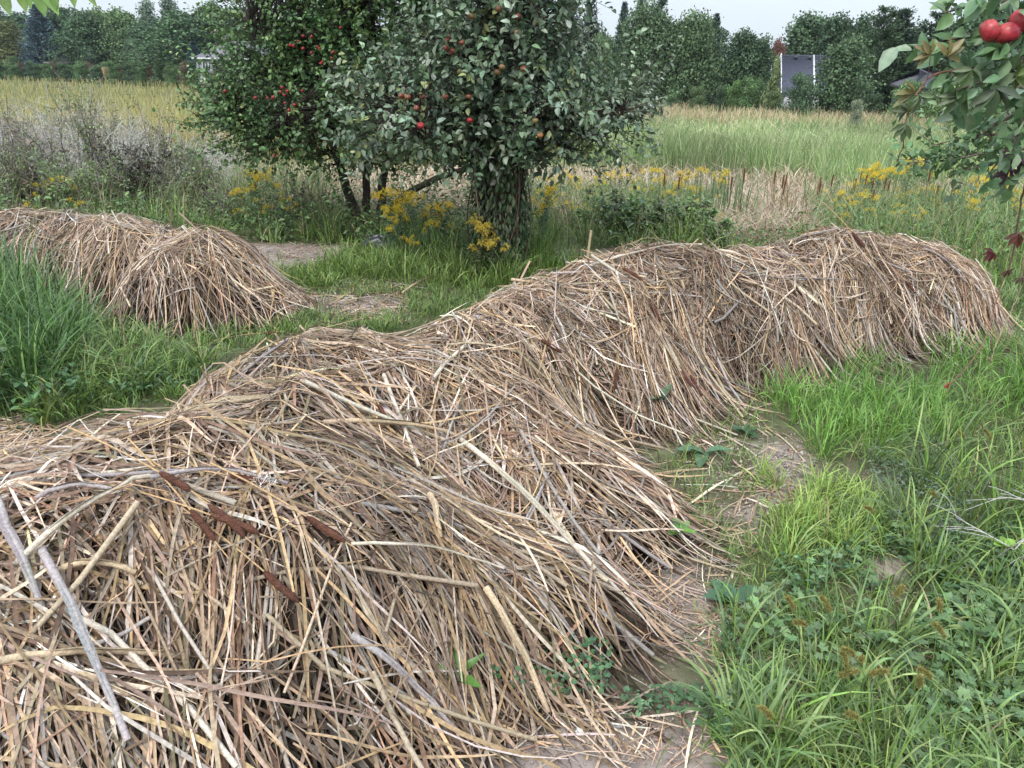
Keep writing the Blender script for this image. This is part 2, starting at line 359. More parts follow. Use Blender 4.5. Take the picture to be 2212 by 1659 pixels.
def straw(g, i, n, Lr, Wr, K, offr, spread, rnd=.22, dark=1.0, gaps=False, tube=False, fold=0, hmin=.05, pal=PAL, wt=PW, ext=0.0):
    """n leaves lying on pile i"""
    bs = [b for b in BUMPS if b[0] == i]; px = []; py = []
    ar = np.array([b[3]*b[4] for b in bs]); m = 0
    while m < n:
        k = rng.choice(len(bs), n, p=ar/ar.sum()); r = np.sqrt(rng.random(n))*(1.06+ext); a = rng.random(n)*2*PI
        B = np.array([[q for q in b[1:6]] for b in bs])[k]; ra = np.radians(B[:, 4]); u = r*np.cos(a)*B[:, 2]; v = r*np.sin(a)*B[:, 3]
        x = B[:, 0]+u*np.cos(ra)-v*np.sin(ra); y = B[:, 1]+u*np.sin(ra)+v*np.cos(ra)
        ok = (owner(x, y) == i) & (hp(x, y) > hmin) & (y > .55) & ((noise(x, y, 3.1, 33)+.5*noise(x, y, 7, 34) < .42) | (rng.random(n) < .22) | (not gaps)) & ((np.exp(-((x+.86)/.22)**2-((y-1.44)/.09)**2) < .45) | (rng.random(n) < .22)); px.append(x[ok]); py.append(y[ok]); m += ok.sum()
    px = np.concatenate(px)[:n]; py = np.concatenate(py)[:n]
    th = flow(px, py)+.45*noise(px, py, 2.2, 20)+rng.normal(0, spread, n)
    q = rng.random(n) < rnd+.35*np.clip(hp(px, py)/.6-.72, 0, 1)*2; th = np.where(q, rng.random(n)*2*PI, th)
    L = rng.uniform(*Lr, n)*np.where(rng.random(n) < .35, .4, 1)*np.clip(.35+hp(px, py)/.22, .4, 1); off = rng.uniform(*offr, n)+.024*noise(px, py, 6, 15)
    curv = rng.normal(0, .55, n)*(.25 if tube else 1); tilt = rng.normal(0, .05, n)
    P = strand_paths(px, py, th, L, K, off, curv, tilt, stiff=.95 if tube else .5)
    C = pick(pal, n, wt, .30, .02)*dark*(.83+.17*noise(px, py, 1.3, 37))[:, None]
    if tube:
        R = rng.uniform(*Wr, n)[:, None]*np.linspace(1, .8, K)[None]; tubes(g, P, R, C, 6, True, C*.7)
    else:
        W = (Wr[0]+(Wr[1]-Wr[0])*rng.random(n)**1.6*1.15)[:, None]*(np.sin(np.linspace(.12, 1, K)*PI*.98)**.45)[None]
        roll = rng.normal(0, .45, n)[:, None]+rng.normal(0, .9, n)[:, None]*np.linspace(-.5, .5, K)[None]
        Cc = C[:, None]*(1+.18*np.sin(np.linspace(0, 5, K)[None, :, None]*rng.uniform(.5, 2, (n, 1, 1))+rng.uniform(0, 6, (n, 1, 1))))
        ribbons(g, P, W, np.clip(Cc, 0, .85), roll=roll, fold=fold)
NS = [8500, 7500, 7000, 6000, 7500, 7500]
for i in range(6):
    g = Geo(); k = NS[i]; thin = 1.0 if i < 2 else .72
    straw(g, i, int(k*.50), (.3, .9), (.006*thin, .016*thin), 9, (-.10, -.01), [.35, .35, .45, .5, .5, .4][i], .28, fold=.25, dark=.30)  # deep layer darkened in colour to paint crevice shade
    straw(g, i, int(k*.36), (.3, .95), (.0045*thin, .0125*thin), 10, (-.02, .03), [.27, .28, .42, .5, .5, .35][i], [.22, .22, .3, .34, .34, .25][i], gaps=True, fold=.3)
    straw(g, i, int(k*.05), (.3, .8), (.004*thin, .010*thin), 10, (.02, .06), .5, .3, fold=.3)
    straw(g, i, int(k*.10), (.05, .25), (.002, .006), 4, (-.01, .03), .9, .5)
    if i < 2: straw(g, i, 130, (.6, 1.1), (.007, .0125), 14, (.01, .04), .45, .25, fold=.25, pal=[(.50, .35, .19), (.48, .38, .26), (.38, .26, .16)], wt=[3, 3, 2])
    # fringe spilling on to the ground
    straw(g, i, int(k*.05), (.4, 1.0), (.005, .011), 9, (-.02, .01), .3, .15, fold=.25, hmin=.02, ext=.14)
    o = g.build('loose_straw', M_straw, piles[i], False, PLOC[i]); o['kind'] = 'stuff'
    g = Geo(); straw(g, i, int(k*.022), (.25, .9), (.004, .009), 5, (-.02, .03), .35, .3, tube=True,
                     pal=[(.46, .40, .33), (.50, .40, .28), (.37, .33, .31), (.42, .30, .20)], wt=[3, 2, 2, 1])
    o = g.build('broken_stems', M_stalk, piles[i], True, PLOC[i]); o['kind'] = 'stuff'
# ends sticking up along the crests
def spikes(i, pts, n, Lr, r):
    g = Geo()
    for (u, v) in pts:
        c = hit(np.array([u]), np.array([v]), surf)[0]
        for _ in range(n):
            a = rng.uniform(0, 2*PI); el = rng.uniform(.25, 1.0); L = rng.uniform(*Lr); d = np.array([math.cos(a)*math.cos(el), math.sin(a)*math.cos(el)*.6, math.sin(el)])
            p = c+rng.normal(0, .07, 3)*[1, 1, 0]; p[2] = surf(p[0], p[1])-.05; t = np.linspace(0, 1, 5)[:, None]
            P = p+d*L*t+np.array([0, 0, -.05])*t**2*L
            if rng.random() < .5: tubes(g, P[None], np.full((1, 5), r*rng.uniform(.5, 1)), pick(PAL, 1, PW), 5)
            else: ribbons(g, P[None], np.full((1, 5), r*2.2), pick(PAL, 1, PW))
    g.build('upright_stems', M_stalk, piles[i], False, PLOC[i])['kind'] = 'stuff'
spikes(5, [(60, 500), (150, 500), (250, 505), (330, 510), (380, 510), (425, 520)], 6, (.15, .35), .006)
spikes(2, [(1080, 640), (1200, 590), (1290, 580), (1340, 575)], 4, (.15, .34), .006)
spikes(3, [(1480, 560), (1600, 550)], 5, (.1, .2), .005)
spikes(4, [(1750, 530), (1850, 510), (1960, 510), (2060, 530)], 6, (.1, .25), .005)
spikes(1, [(560, 760), (700, 720), (900, 700)], 4, (.1, .2), .005)
spikes(0, [(250, 860), (450, 830)], 4, (.1, .2), .005)
# litter on open ground
def litter(poly, n, Lr=(.06, .5), W=(.003, .010), pal=PAL):
    P, _, _ = scatter(poly, n); L = rng.uniform(*Lr, n)*rng.random(n)**.7; th = rng.random(n)*PI; K = 5
    s = np.linspace(-.5, .5, K)[None]*L[:, None]; a = th[:, None]+rng.normal(0, .8, n)[:, None]*s
    x = P[:, :1]+np.cos(a)*s; y = P[:, 1:2]+np.sin(a)*s
    z = surf(x, y)+.006+.012*rng.random((n, 1)); ribbons(LIT, np.stack([x, y, z], -1), rng.uniform(*W, n)[:, None]*np.array([[.5, 1, 1, 1, .5]]), pick(pal, n, PW), roll=rng.normal(0, .4, (n, 1)))
LIT = Geo()
litter([(450, 525), (760, 520), (900, 600), (880, 700), (620, 700), (470, 590)], 700)
litter([(1150, 540), (1360, 535), (1300, 570), (1180, 575)], 150)
litter([(1450, 900), (1750, 900), (1800, 1100), (1600, 1200), (1450, 1050)], 130)
litter([(1300, 1200), (1600, 1200), (1640, 1450), (1400, 1400)], 200, (.05, .35), (.002, .007))
litter([(850, 1540), (1600, 1480), (1620, 1659), (900, 1659)], 110, (.03, .4), (.002, .008))
litter([(850, 1540), (1600, 1540), (1620, 1659), (900, 1659)], 450, (.01, .06), (.001, .003))
litter([(1350, 1270), (1580, 1300), (1560, 1400)], 300, (.01, .06), (.001, .003))
litter([(1600, 940), (1780, 950), (1720, 1140), (1560, 1140)], 400, (.01, .06), (.001, .003))
litter([(0, 880), (120, 900), (60, 1000), (0, 1010)], 200)
litter([(1620, 760), (1900, 760), (1850, 900), (1620, 900)], 100)
litter([(1480, 900), (2212, 760), (2300, 1659), (1560, 1659), (1500, 1300)], 2200, (.02, .16), (.0015, .005), [(.26, .20, .13), (.34, .27, .18), (.18, .13, .08), (.42, .34, .22), (.15, .12, .07), (.30, .23, .15), (.22, .17, .10), (.2, .15, .1)])
litter([(560, 640), (900, 640), (860, 700), (600, 720)], 200)
# soil crumbs
def clods(polys, n):
    g = Geo()
    for poly in polys:
        P, _, _ = scatter(poly, n); k = hp(P[:, 0], P[:, 1]) < .06; P = P[k]; m = len(P); r = .0015+.007*rng.random(m)**4*np.clip(P[:, 1]/2, .7, 2)
        ax = np.array([[1, 0, 0], [0, 1, 0], [-1, 0, 0], [0, -1, 0], [0, 0, 1], [0, 0, -1]]); V = P[:, None]+ax[None]*r[:, None, None]*rng.uniform(.6, 1.3, (m, 6, 1)); V[..., 2] += .002
        F = np.array([(0, 1, 4), (1, 2, 4), (2, 3, 4), (3, 0, 4), (1, 0, 5), (2, 1, 5), (3, 2, 5), (0, 3, 5)]); C = np.repeat(var((.24, .20, .175), m, .3), 6, 0)
        g.add(V, C, f3=(F[None]+6*np.arange(m)[:, None, None]))
    return g
tag(clods([[(850, 1500), (1620, 1300), (1620, 1659), (900, 1659)], [(1340, 1180), (1600, 1180), (1600, 1420), (1340, 1420)], [(1560, 930), (1790, 940), (1790, 1150), (1500, 1180)], [(450, 520), (760, 520), (900, 700), (600, 700)]], 2600).build('soil_crumbs', M_soil, None, True), 'crumbs of dry earth on the bare ground', 'earth crumbs', kind='stuff')
tag(LIT.build('straw_litter', M_straw), 'scattered bits of dry straw on the bare ground', 'straw litter', kind='stuff')
# ================================================================== CATTAIL HEADS, STALKS, FLUFF
def cattail(u, v, ang, L, elev, label, fluffy=False):
    """brown seed head lying on the straw; ang is its heading in plan (deg)"""
    p = hit(np.array([float(u)]), np.array([float(v)]), surf)[0]; a = math.radians(ang); e = math.radians(elev)
    d = np.array([math.cos(a)*math.cos(e), math.sin(a)*math.cos(e), math.sin(e)]); q = p+d*.06; slope = 0
    if elev < 30: slope = (surf(*(p+d*.08)[:2])-surf(*(p-d*.08)[:2]))/.16; d = unit(d+np.array([0, 0, slope]))
    o = empty('cattail', tuple(p), label, 'cattail', 'brown cattail heads in the straw')
    t = np.linspace(-.5, .5, 12); r = .0098*np.clip(1-(2*np.abs(t))**7, .2, 1)*(1+.05*np.sin(t*40)); lift = .048 if elev < 30 else L*.5
    bend = rng.normal(0, .003, 3)
    P = d*L*t[:, None]+np.array([0, 0, lift])+bend*(t[:, None]**2*4)
    g = Geo(); tubes(g, P[None], r[None], var((.13, .06, .042), 12, .12, .03)[None], 10); h = g.build('seed_head', M_head, o, True)
    g = Geo()
    s = np.linspace(0, 1, 6)[:, None]; Q = np.concatenate([(P[0]-d*.30*s+np.array([0, 0, -.03])*s**2)[::-1], P[1:-1], P[-1]+d*.10*s[:4]])
    tubes(g, Q[None], np.linspace(.0028, .0016, len(Q))[None], np.array([[.45, .30, .16]]), 5)
    g.build('stem', M_stalk, o, True)
    if fluffy:
        n = 130; g = Geo(); b = P[rng.integers(8, 12, n)]+rng.normal(0, .009, (n, 3)); ribbons(g, b[:, None]+rdir(n, .3)[:, None]*np.linspace(0, .016, 3)[None, :, None], np.full((n, 3), .0016), np.full((n, 3), (.66, .58, .52)))
        g.build('fluff', M_straw, o)
    return o
for a in [
    (708, 1177, -12, .125, 0, 'smooth brown cattail head on a long thin stem, lying level on the nearest heap'),
    (515, 1163, -10, .14, 0, 'dark brown cattail head just left of the smooth level one'),
    (518, 1271, -28, .14, 0, 'longest ringed brown cattail head above the dark hollow at lower left'),
    (470, 1303, -35, .11, 0, 'brown cattail head half tucked under leaves directly above the dark hollow'),
    (612, 1320, -24, .125, 0, 'blunt brown cattail head lying lowest of all on the nearest heap'),
    (543, 1068, -15, .12, 0, 'brown cattail head with a fluffy torn tip high on the nearest heap', True),
    (395, 1106, -15, .10, 0, 'short brown cattail head at the left edge of the nearest heap top'),
    (830, 925, -62, .10, 0, 'dark brown cattail head pointing down in the middle of the second heap'),
    (1325, 895, 80, .13, 78, 'upright ragged brown cattail head at the right foot of the second heap'),
    (1190, 776, 2, .12, 0, 'level ringed brown cattail head at the foot of the middle heap'),
    (1350, 790, -45, .15, 0, 'uppermost of the slanting brown cattail heads below the middle heap'),
    (1400, 800, -42, .15, 0, 'slanting brown cattail head just right of the uppermost slanting one'),
    (1478, 832, -45, .15, 0, 'lower slanting brown cattail head, upper one of the touching pair'),
    (1500, 850, -48, .13, 0, 'lower slanting brown cattail head, under one of the touching pair'),
    (582, 735, 20, .08, 0, 'small broken brown cattail head on the left shoulder of the second heap'),
    (310, 655, -70, .14, 0, 'dark brown cattail head on the steep face of the separate left heap'),
    (1820, 690, -30, .13, 0, 'left one of the dull cattail heads on the far right heap'),
    (1900, 705, -30, .14, 0, 'dull brown cattail head low on the face of the far right heap'),
    (1965, 640, -15, .13, 0, 'dull brown cattail head with white fluff high on the far right heap', True),
]: cattail(a[0], a[1], a[2], a[3], a[4], a[5], len(a) > 6)
def stalk(u0, v0, u1, v1, r, col, label, lift=.03, lift1=None, lab2=True):
    a = hit(np.array([float(u0)]), np.array([float(v0)]), surf)[0]; b = hit(np.array([float(u1)]), np.array([float(v1)]), surf)[0]
    a[2] += lift; b[2] += lift if lift1 is None else lift1; t = np.linspace(0, 1, 9)[:, None]
    P = a+(b-a)*t+np.array([0, 0, .035])*np.sin(t*PI)+np.cumsum(rng.normal(0, .002, (9, 3)), 0); mid = P[4].copy()
    P[:, 2] = np.maximum(P[:, 2], surf(P[:, 0], P[:, 1])+r*1.2)
    g = Geo(); tubes(g, (P-mid)[None], (r*np.linspace(1, .72, 9))[None], var(col, 9, .1, .02)[None], 8, True, np.array([.5, .36, .2]))
    # a torn sheath leaf clinging to the stalk
    k = 3; Q = (P-mid)[2:8]+np.array([0, 0, r*.9]); ribbons(g, Q[None], np.array([[.3, 1, 1.2, 1, .6, .1]])*r*2.1, var(np.array(col)*.85, 1, .1), roll=.5)
    o = g.build('dry_stalk', M_stalk, None, True); o.location = mid
    tag(o, label, 'stalk', 'thick dry stalks on the straw')
GREY = (.34, .30, .29); TAN = (.46, .35, .23); PALE = (.52, .45, .36)
for a in [
    (760, 1390, 990, 1600, .010, GREY, 'thick purplish grey stalk slanting down to the bare earth at the bottom'),
    (990, 960, 1290, 1250, .011, PALE, 'longest pale stalk running down the right slope of the nearest heap'),
    (0, 1450, 440, 1452, .010, TAN, 'level tan stalk across the lower left corner'),
    (100, 1235, 275, 1620, .011, GREY, 'grey stalk running steeply down the lower left of the nearest heap'),
    (0, 1110, 100, 1330, .013, GREY, 'thick grey weathered stalk at the left frame edge'),
    (40, 1240, 370, 1245, .009, PALE, 'pale stalk with a frayed cut end, upper of two level ones at left'),
    (120, 1270, 300, 1282, .010, TAN, 'short tan stalk with a frayed end, lower of two level ones at left'),
    (80, 1100, 270, 1125, .008, GREY, 'slim blue-grey stalk crossing the top of the nearest heap'),
    (330, 1050, 620, 1062, .007, GREY, 'grey stalk ending in a weathered silvery spike'),
    (930, 1090, 955, 1190, .010, TAN, 'short tan cut stalk with open end on the middle slope'),
    (760, 1200, 1080, 1245, .005, PALE, 'thin pale stem crossing the slope below the level cattail head'),
    (1050, 1290, 1180, 1560, .011, TAN, 'flattened tan stalk reaching the clover at the heap foot'),
    (700, 930, 1000, 960, .010, TAN, 'tan stalk bridging the fold between first and second heap'),
    (1660, 600, 1780, 640, .010, PALE, 'pale stalk lying on the fourth heap'),
    (1530, 690, 1670, 740, .009, PALE, 'pale straight stalk low on the fourth heap face'),
    (1970, 640, 2060, 700, .008, GREY, 'grey stalk on the far right heap beside the fluffy head'),
    (1270, 640, 1500, 680, .009, PALE, 'pale stalk along the upper face of the middle heap'),
    (870, 640, 960, 600, .009, TAN, 'short tan stalk at the saddle left of the middle heap'),
]: stalk(*a)
# ================================================================== GRASS AND GROUND COVER
GPAL = [(.14, .235, .05), (.18, .28, .06), (.105, .175, .05), (.25, .31, .10), (.13, .20, .07), (.07, .115, .04)]
def not_on_pile(P, keepbare=0.12, lim=.03):
    k = hp(P[:, 0], P[:, 1]) < lim; b = bare(P[:, 0]+.03*noise(P[:, 0], P[:, 1], 9, 1), P[:, 1]+.03*noise(P[:, 0], P[:, 1], 9, 2)); return k & (~b | (rng.random(len(P)) < keepbare))
def grass(g, poly, n, h, wd, pal=GPAL, wts=None, lean=.5, droop=1.0, tuft=0, K=6, kb=.05, lim=.03, wmin=.9, clear=None, tip=None, patch=.5, s=.2):
    P, _, _ = scatter(poly, n)
    if tuft:
        i = rng.integers(0, len(P), max(1, n//tuft)); c = P[i]; j = rng.integers(0, len(c), n)
        P = c[j]+np.concatenate([rng.normal(0, .022, (n, 2))*(1+.15*c[j][:, 1:2]), np.zeros((n, 1))], 1)
        az = np.arctan2(P[:, 1]-c[j][:, 1], P[:, 0]-c[j][:, 0])+rng.normal(0, .5, n)
    else: az = rng.random(n)*2*PI
    k = not_on_pile(P, kb, lim); k &= (noise(P[:, 0], P[:, 1], 1.7, 30) > -1.2+patch) | (rng.random(n) < .5)
    if clear is not None: k &= ~clear(P)
    P = P[k]; az = az[k]; n = len(P); D = P[:, 1]
    P[:, 2] = zg(P[:, 0], P[:, 1])
    hs = rng.uniform(h[0], h[1], n)*(1+.25*noise(P[:, 0], P[:, 1], 2.2, 31)); ln = np.abs(rng.normal(0, lean, n)); dr = np.abs(rng.normal(droop, .5, n))
    t = np.linspace(0, 1, K)[None]; ang = ln[:, None]+dr[:, None]*t**1.5
    ds = (hs/(K-1))[:, None]; dx = np.sin(ang)*ds; dz = np.cos(ang)*ds; r = np.cumsum(dx, 1)-dx; z = np.cumsum(dz, 1)-dz
    Q = np.stack([P[:, :1]+r*np.cos(az)[:, None], P[:, 1:2]+r*np.sin(az)[:, None], P[:, 2:]+z-.005], -1); Q[..., 2] = np.maximum(Q[..., 2], P[:, 2:]+.003)
    W = np.maximum(rng.uniform(wd[0], wd[1], n), .00060*wmin*D)[:, None]*np.clip(np.minimum(t*5+.55, (1-t)*2.6+.06), 0, 1)
    S = np.stack([-np.sin(az), np.cos(az), 0*az], -1)[:, None]*np.ones((1, K, 1))
    C = pick(pal, n, wts, s)[:, None]*np.ones((1, K, 1))
    if tip is not None: C = C*(1-t[..., None]**2)+np.asarray(tip)*t[..., None]**2
    ribbons(g, Q, W, C, S=S, roll=rng.normal(0, .35, n)[:, None]+rng.normal(0, .5, n)[:, None]*t, fold=.3 if K > 4 else 0)
R1 = [(1000, 1950), (1500, 1620), (1570, 1500), (1420, 1300), (1480, 1180), (1440, 1030), (1480, 920), (1640, 850), (1880, 780), (2060, 720), (2240, 660), (2600, 660), (2800, 2000)]
R1b = [(1540, 1659), (1560, 1380), (1750, 1130), (1900, 950), (2212, 760), (2600, 700), (2800, 2000), (1600, 1950)]
DRY = [(.30, .24, .13), (.36, .28, .17), (.22, .16, .09)]
g = Geo()
grass(g, R1, 15000, (.05, .14), (.0025, .005), tuft=10, lean=.5, droop=1.1, kb=.04)
grass(g, R1b, 8500, (.07, .20), (.003, .0065), tuft=13, lean=.5, droop=1.3, kb=.02)
grass(g, R1b, 900, (.18, .32), (.003, .006), tuft=14, lean=.35, droop=1.3, kb=.02)
grass(g, [(1540, 1659), (1560, 1420), (1750, 1330), (2212, 1300), (2600, 1300), (2800, 2000), (1600, 1950)], 520, (.14, .30), (.006, .0105), pal=[(.15, .24, .085), (.19, .28, .095), (.12, .19, .075), (.25, .32, .12)], tuft=9, lean=.35, droop=1.7, K=9)
grass(g, [(1900, 1300), (1950, 1000), (2212, 800), (2500, 800), (2500, 1400)], 1100, (.2, .42), (.004, .008), tuft=12, lean=.3, droop=1.3, K=8)
grass(g, [(1650, 850), (1950, 760), (2250, 690), (2400, 690), (2200, 900), (1800, 1020)], 3500, (.10, .24), (.003, .006), pal=[(.17, .32, .06), (.22, .38, .08), (.12, .24, .055)], tuft=20, lean=.3, droop=1.2)
grass(g, [(1640, 1000), (1900, 1080), (1880, 1220), (1650, 1230)], 1500, (.08, .17), (.0025, .005), pal=[(.24, .36, .08), (.30, .39, .10)], tuft=25, lean=.4, droop=1.1)
grass(g, R1, 500, (.06, .25), (.002, .006), pal=DRY, lean=1.0, droop=.8)
tag(g.build('grass', M_grass), 'green grass on the right of the straw row', 'grass', kind='stuff')
g = Geo()
R2b = [(380, 740), (600, 690), (640, 730), (520, 770), (420, 860), (250, 905), (60, 935), (60, 880)]
R2 = [(-300, 560), (30, 545), (130, 640), (250, 690), (340, 760), (470, 800), (420, 850), (250, 880), (60, 930), (-300, 950)]
grass(g, R2b, 2600, (.05, .14), (.003, .006), tuft=10, lean=.5, droop=1.1, patch=0)
grass(g, R2, 8000, (.08, .24), (.0035, .007), tuft=14, lean=.4, droop=1.2)
grass(g, [(-400, 585), (20, 575), (60, 640), (150, 700), (200, 800), (60, 900), (-400, 940)], 5500, (.30, .62), (.005, .010), pal=[(.095, .18, .045), (.07, .14, .045), (.13, .23, .06), (.055, .11, .04)], tuft=25, lean=.22, droop=1.2, K=9, lim=.25)
grass(g, [(150, 690), (340, 760), (450, 800), (250, 880), (60, 930)], 1200, (.15, .34), (.005, .009), tuft=12, lean=.35, droop=1.6, K=8)
grass(g, [(-300, 600), (250, 680), (450, 800), (60, 930), (-300, 950)], 500, (.1, .4), (.003, .007), pal=DRY, lean=.6, droop=1.2)
tag(g.build('grass', M_grass), 'tall dark green grass at the left edge in front of the left heap', 'grass', kind='stuff')
g = Geo()
R3 = [(480, 560), (760, 545), (800, 560), (1300, 560), (1300, 610), (1200, 640), (880, 720), (560, 740), (600, 650)]
grass(g, R3, 12000, (.05, .12), (.003, .006), tuft=16, lean=.5, droop=1.0, kb=.12)
grass(g, [(700, 560), (860, 520), (1260, 560), (1300, 590), (1000, 640), (820, 610), (680, 600)], 5500, (.12, .27), (.004, .008), pal=GPAL[:4], tuft=22, lean=.3, droop=1.1)
grass(g, [(480, 595), (760, 590), (720, 625), (560, 640)], 1200, (.08, .16), (.004, .007), pal=GPAL[:4], tuft=20, lean=.4, droop=1.0)
tag(g.build('grass', M_grass), 'short lawn between the straw heaps and the apple trees', 'grass', kind='stuff')
g = Geo()
R4 = [(-400, 380), (500, 380), (760, 440), (830, 520), (740, 535), (450, 525), (300, 560), (-400, 560)]
R5 = [(1130, 440), (1400, 430), (1560, 450), (1620, 500), (1720, 505), (1900, 470), (2212, 470), (2700, 480), (2700, 640), (2150, 620), (1900, 560), (1400, 560), (1300, 545), (1150, 560)]
for R in (R4, R5):
    grass(g, R, 12000, (.10, .30), (.004, .008), tuft=18, lean=.35, droop=1.0, K=5, wmin=1.3)
    grass(g, R, 2600, (.25, .5), (.005, .009), pal=GPAL+[(.16, .19, .08)], tuft=25, lean=.25, droop=.8, K=6, wmin=1.3)
    grass(g, R, 900, (.15, .6), (.002, .006), pal=DRY, lean=.4, droop=.6, wmin=1.1)
grass(g, [(2040, 560), (2400, 560), (2500, 730), (2060, 730)], 2500, (.10, .28), (.004, .008), tuft=14, lean=.4, droop=1.1)
tag(g.build('grass', M_grass), 'lush grass bordering the meadow behind the straw heaps', 'grass', kind='stuff')
# broad leaved weeds
def weeds(g, poly, n, L, wr, hgt, kind='ovate', pal=((.08, .16, .07), (.10, .19, .08), (.06, .12, .05)), up=1.2, kb=.05, lim=.03, flat=.3, hmin=.01):
    P, _, _ = scatter(poly, n); k = not_on_pile(P, kb, lim) & (noise(P[:, 0], P[:, 1], 2.4, 25) > -.5); P = P[k]; n = len(P)
    P[:, 2] = zg(P[:, 0], P[:, 1])+hmin+rng.random(n)**1.3*hgt*(1+.5*noise(P[:, 0], P[:, 1], 3, 26)); d = rdir(n); d[:, 2] = rng.normal(.05, flat, n)
    leaves(g, P, d, rdir(n)*.55+np.array([0, 0, up]), rng.uniform(*L, n), wr, pick(pal, n, None, .2), kind)
g = Geo()
weeds(g, [(1500, 1700), (1600, 1330), (1900, 1150), (2212, 1180), (2500, 1200), (2600, 1950), (1500, 1950)], 7000, (.020, .042), 1.0, .08, 'lobed', ((.12, .20, .085), (.15, .24, .10), (.10, .17, .07)), up=1.6)
weeds(g, [(1650, 1250), (1750, 1150), (2000, 1180), (2300, 1080), (2300, 1300), (1900, 1400)], 2500, (.012, .028), .7, .06, 'ovate')
weeds(g, [(1850, 980), (2000, 960), (2100, 1100), (2050, 1220), (1900, 1150)], 2400, (.008, .02), .5, .09, 'ovate', ((.10, .15, .10), (.13, .18, .12)))
weeds(g, [(1480, 1320), (1580, 1300), (1600, 1420), (1500, 1400)], 260, (.012, .03), .4, .04, 'ovate')
weeds(g, [(1060, 1480), (1300, 1440), (1330, 1530), (1060, 1540)], 330, (.010, .022), .9, .09, 'round', ((.05, .12, .05), (.07, .15, .06)), lim=.2, hmin=.05)
weeds(g, [(1340, 1520), (1540, 1480), (1560, 1580), (1350, 1570)], 260, (.010, .022), .9, .04, 'round')
weeds(g, [(1540, 1560), (1620, 1500), (1650, 1659), (1540, 1659)], 300, (.018, .032), 1, .03, 'lobed')
tag(g.build('ground_cover', M_leaf), 'low round leaved creeping weeds in the grass at lower right', 'weeds', kind='stuff')
g = Geo()
weeds(g, [(-300, 830), (120, 820), (260, 880), (60, 930), (-300, 950)], 1000, (.03, .07), .6, .18, 'ovate', up=1)
weeds(g, [(250, 840), (450, 790), (420, 850), (260, 880)], 350, (.02, .05), .5, .1, 'lance')
tag(g.build('ground_cover', M_leaf), 'broad leaved weeds at the left foot of the nearest heap', 'weeds', kind='stuff')
g = Geo()
weeds(g, [(620, 450), (760, 430), (1000, 440), (1150, 450), (1160, 560), (1130, 600), (1000, 590), (830, 560), (740, 520)], 5200, (.03, .08), .32, .5, 'lance', ((.09, .16, .06), (.12, .20, .07), (.07, .12, .05), (.16, .19, .08)), up=.7, flat=.5)
grass(g, [(800, 500), (1150, 500), (1180, 590), (1100, 625), (950, 610), (820, 560)], 3000, (.2, .42), (.004, .008), pal=GPAL, tuft=20, lean=.3, droop=1.0)
tag(g.build('undergrowth', M_leaf), 'tall green weeds around the feet of the fruit trees', 'weeds', kind='stuff')
g = Geo()
weeds(g, [(-300, 430), (700, 425), (820, 530), (450, 520), (-300, 500)], 9000, (.03, .075), .45, .35, 'lance', ((.08, .15, .05), (.10, .18, .06), (.13, .21, .06)), up=.8, flat=.4)
weeds(g, [(1130, 450), (1400, 440), (2500, 470), (2500, 600), (1300, 550)], 6000, (.03, .07), .45, .30, 'lance', ((.09, .17, .05), (.12, .21, .06), (.07, .13, .05)), up=.8, flat=.4)
tag(g.build('undergrowth', M_leaf), 'leafy green weeds along the meadow edge behind the heaps', 'weeds', kind='stuff')
# foxtails
def foxtail(u, v, hgt, label, az):
    p = hit(np.array([float(u)]), np.array([float(v)]))[0]; o = empty('foxtail', tuple(p), label, 'foxtail grass', 'foxtail grass heads')
    t = np.linspace(0, 1, 8); l = .35*hgt; c = np.array([math.cos(az), math.sin(az), 0]); P = np.stack([c*l*x**2+np.array([0, 0, hgt*x]) for x in t])
    g = Geo(); tubes(g, P[None], np.full((1, 8), .0011), np.array([[.12, .2, .05]]), 4); g.build('stem', M_grass, o, True)
    d = unit(P[-1]-P[-2]); L = rng.uniform(.032, .055); s = np.linspace(0, 1, 9); Q = P[-1]+d*L*s[:, None]+c*.012*s[:, None]**2-np.array([0, 0, .014])*s[:, None]**2
    g = Geo(); tubes(g, Q[None], (.0042*np.sin(np.linspace(.35, 2.9, 9))**.6)[None], np.array([[.20, .19, .06]]), 7)
    n = 420; i = rng.uniform(0, 8, n); b = np.stack([np.interp(i, range(9), Q[:, k]) for k in range(3)], -1); r = unit(rdir(n)+d*.9)
    ribbons(g, b[:, None]+r[:, None]*np.linspace(.002, .0125, 3)[None, :, None], np.array([[.0012, .0009, .0004]])*np.ones((n, 1)), var((.30, .27, .09), n, .25)); g.build('seed_head', M_head, o)
FX = [(1905, 1130), (1735, 1390), (1850, 1390), (1815, 1410), (1780, 1440), (1860, 1350), (1990, 1420), (2060, 1440), (2110, 1330), (1700, 1480), (1760, 1500), (1830, 1560), (1890, 1500), (1950, 1530), (2130, 1420), (2180, 1480), (2150, 1560), (2050, 1560), (1700, 1600), (2200, 1650), (1640, 1330), (2190, 1150), (2090, 940), (2150, 960), (2180, 1010), (2040, 1070), (2120, 1180)]
for i, (u, v) in enumerate(FX):
    side = 'near the bare twig' if v < 1350 and u > 1950 else ('at the right frame edge' if u > 2120 else ('in the lower right corner grass' if v > 1500 else 'rising from the grass clump at right'))
    foxtail(u, v+120, rng.uniform(.2, .32), 'fuzzy yellow-green foxtail head '+side, rng.uniform(0, 2*PI))
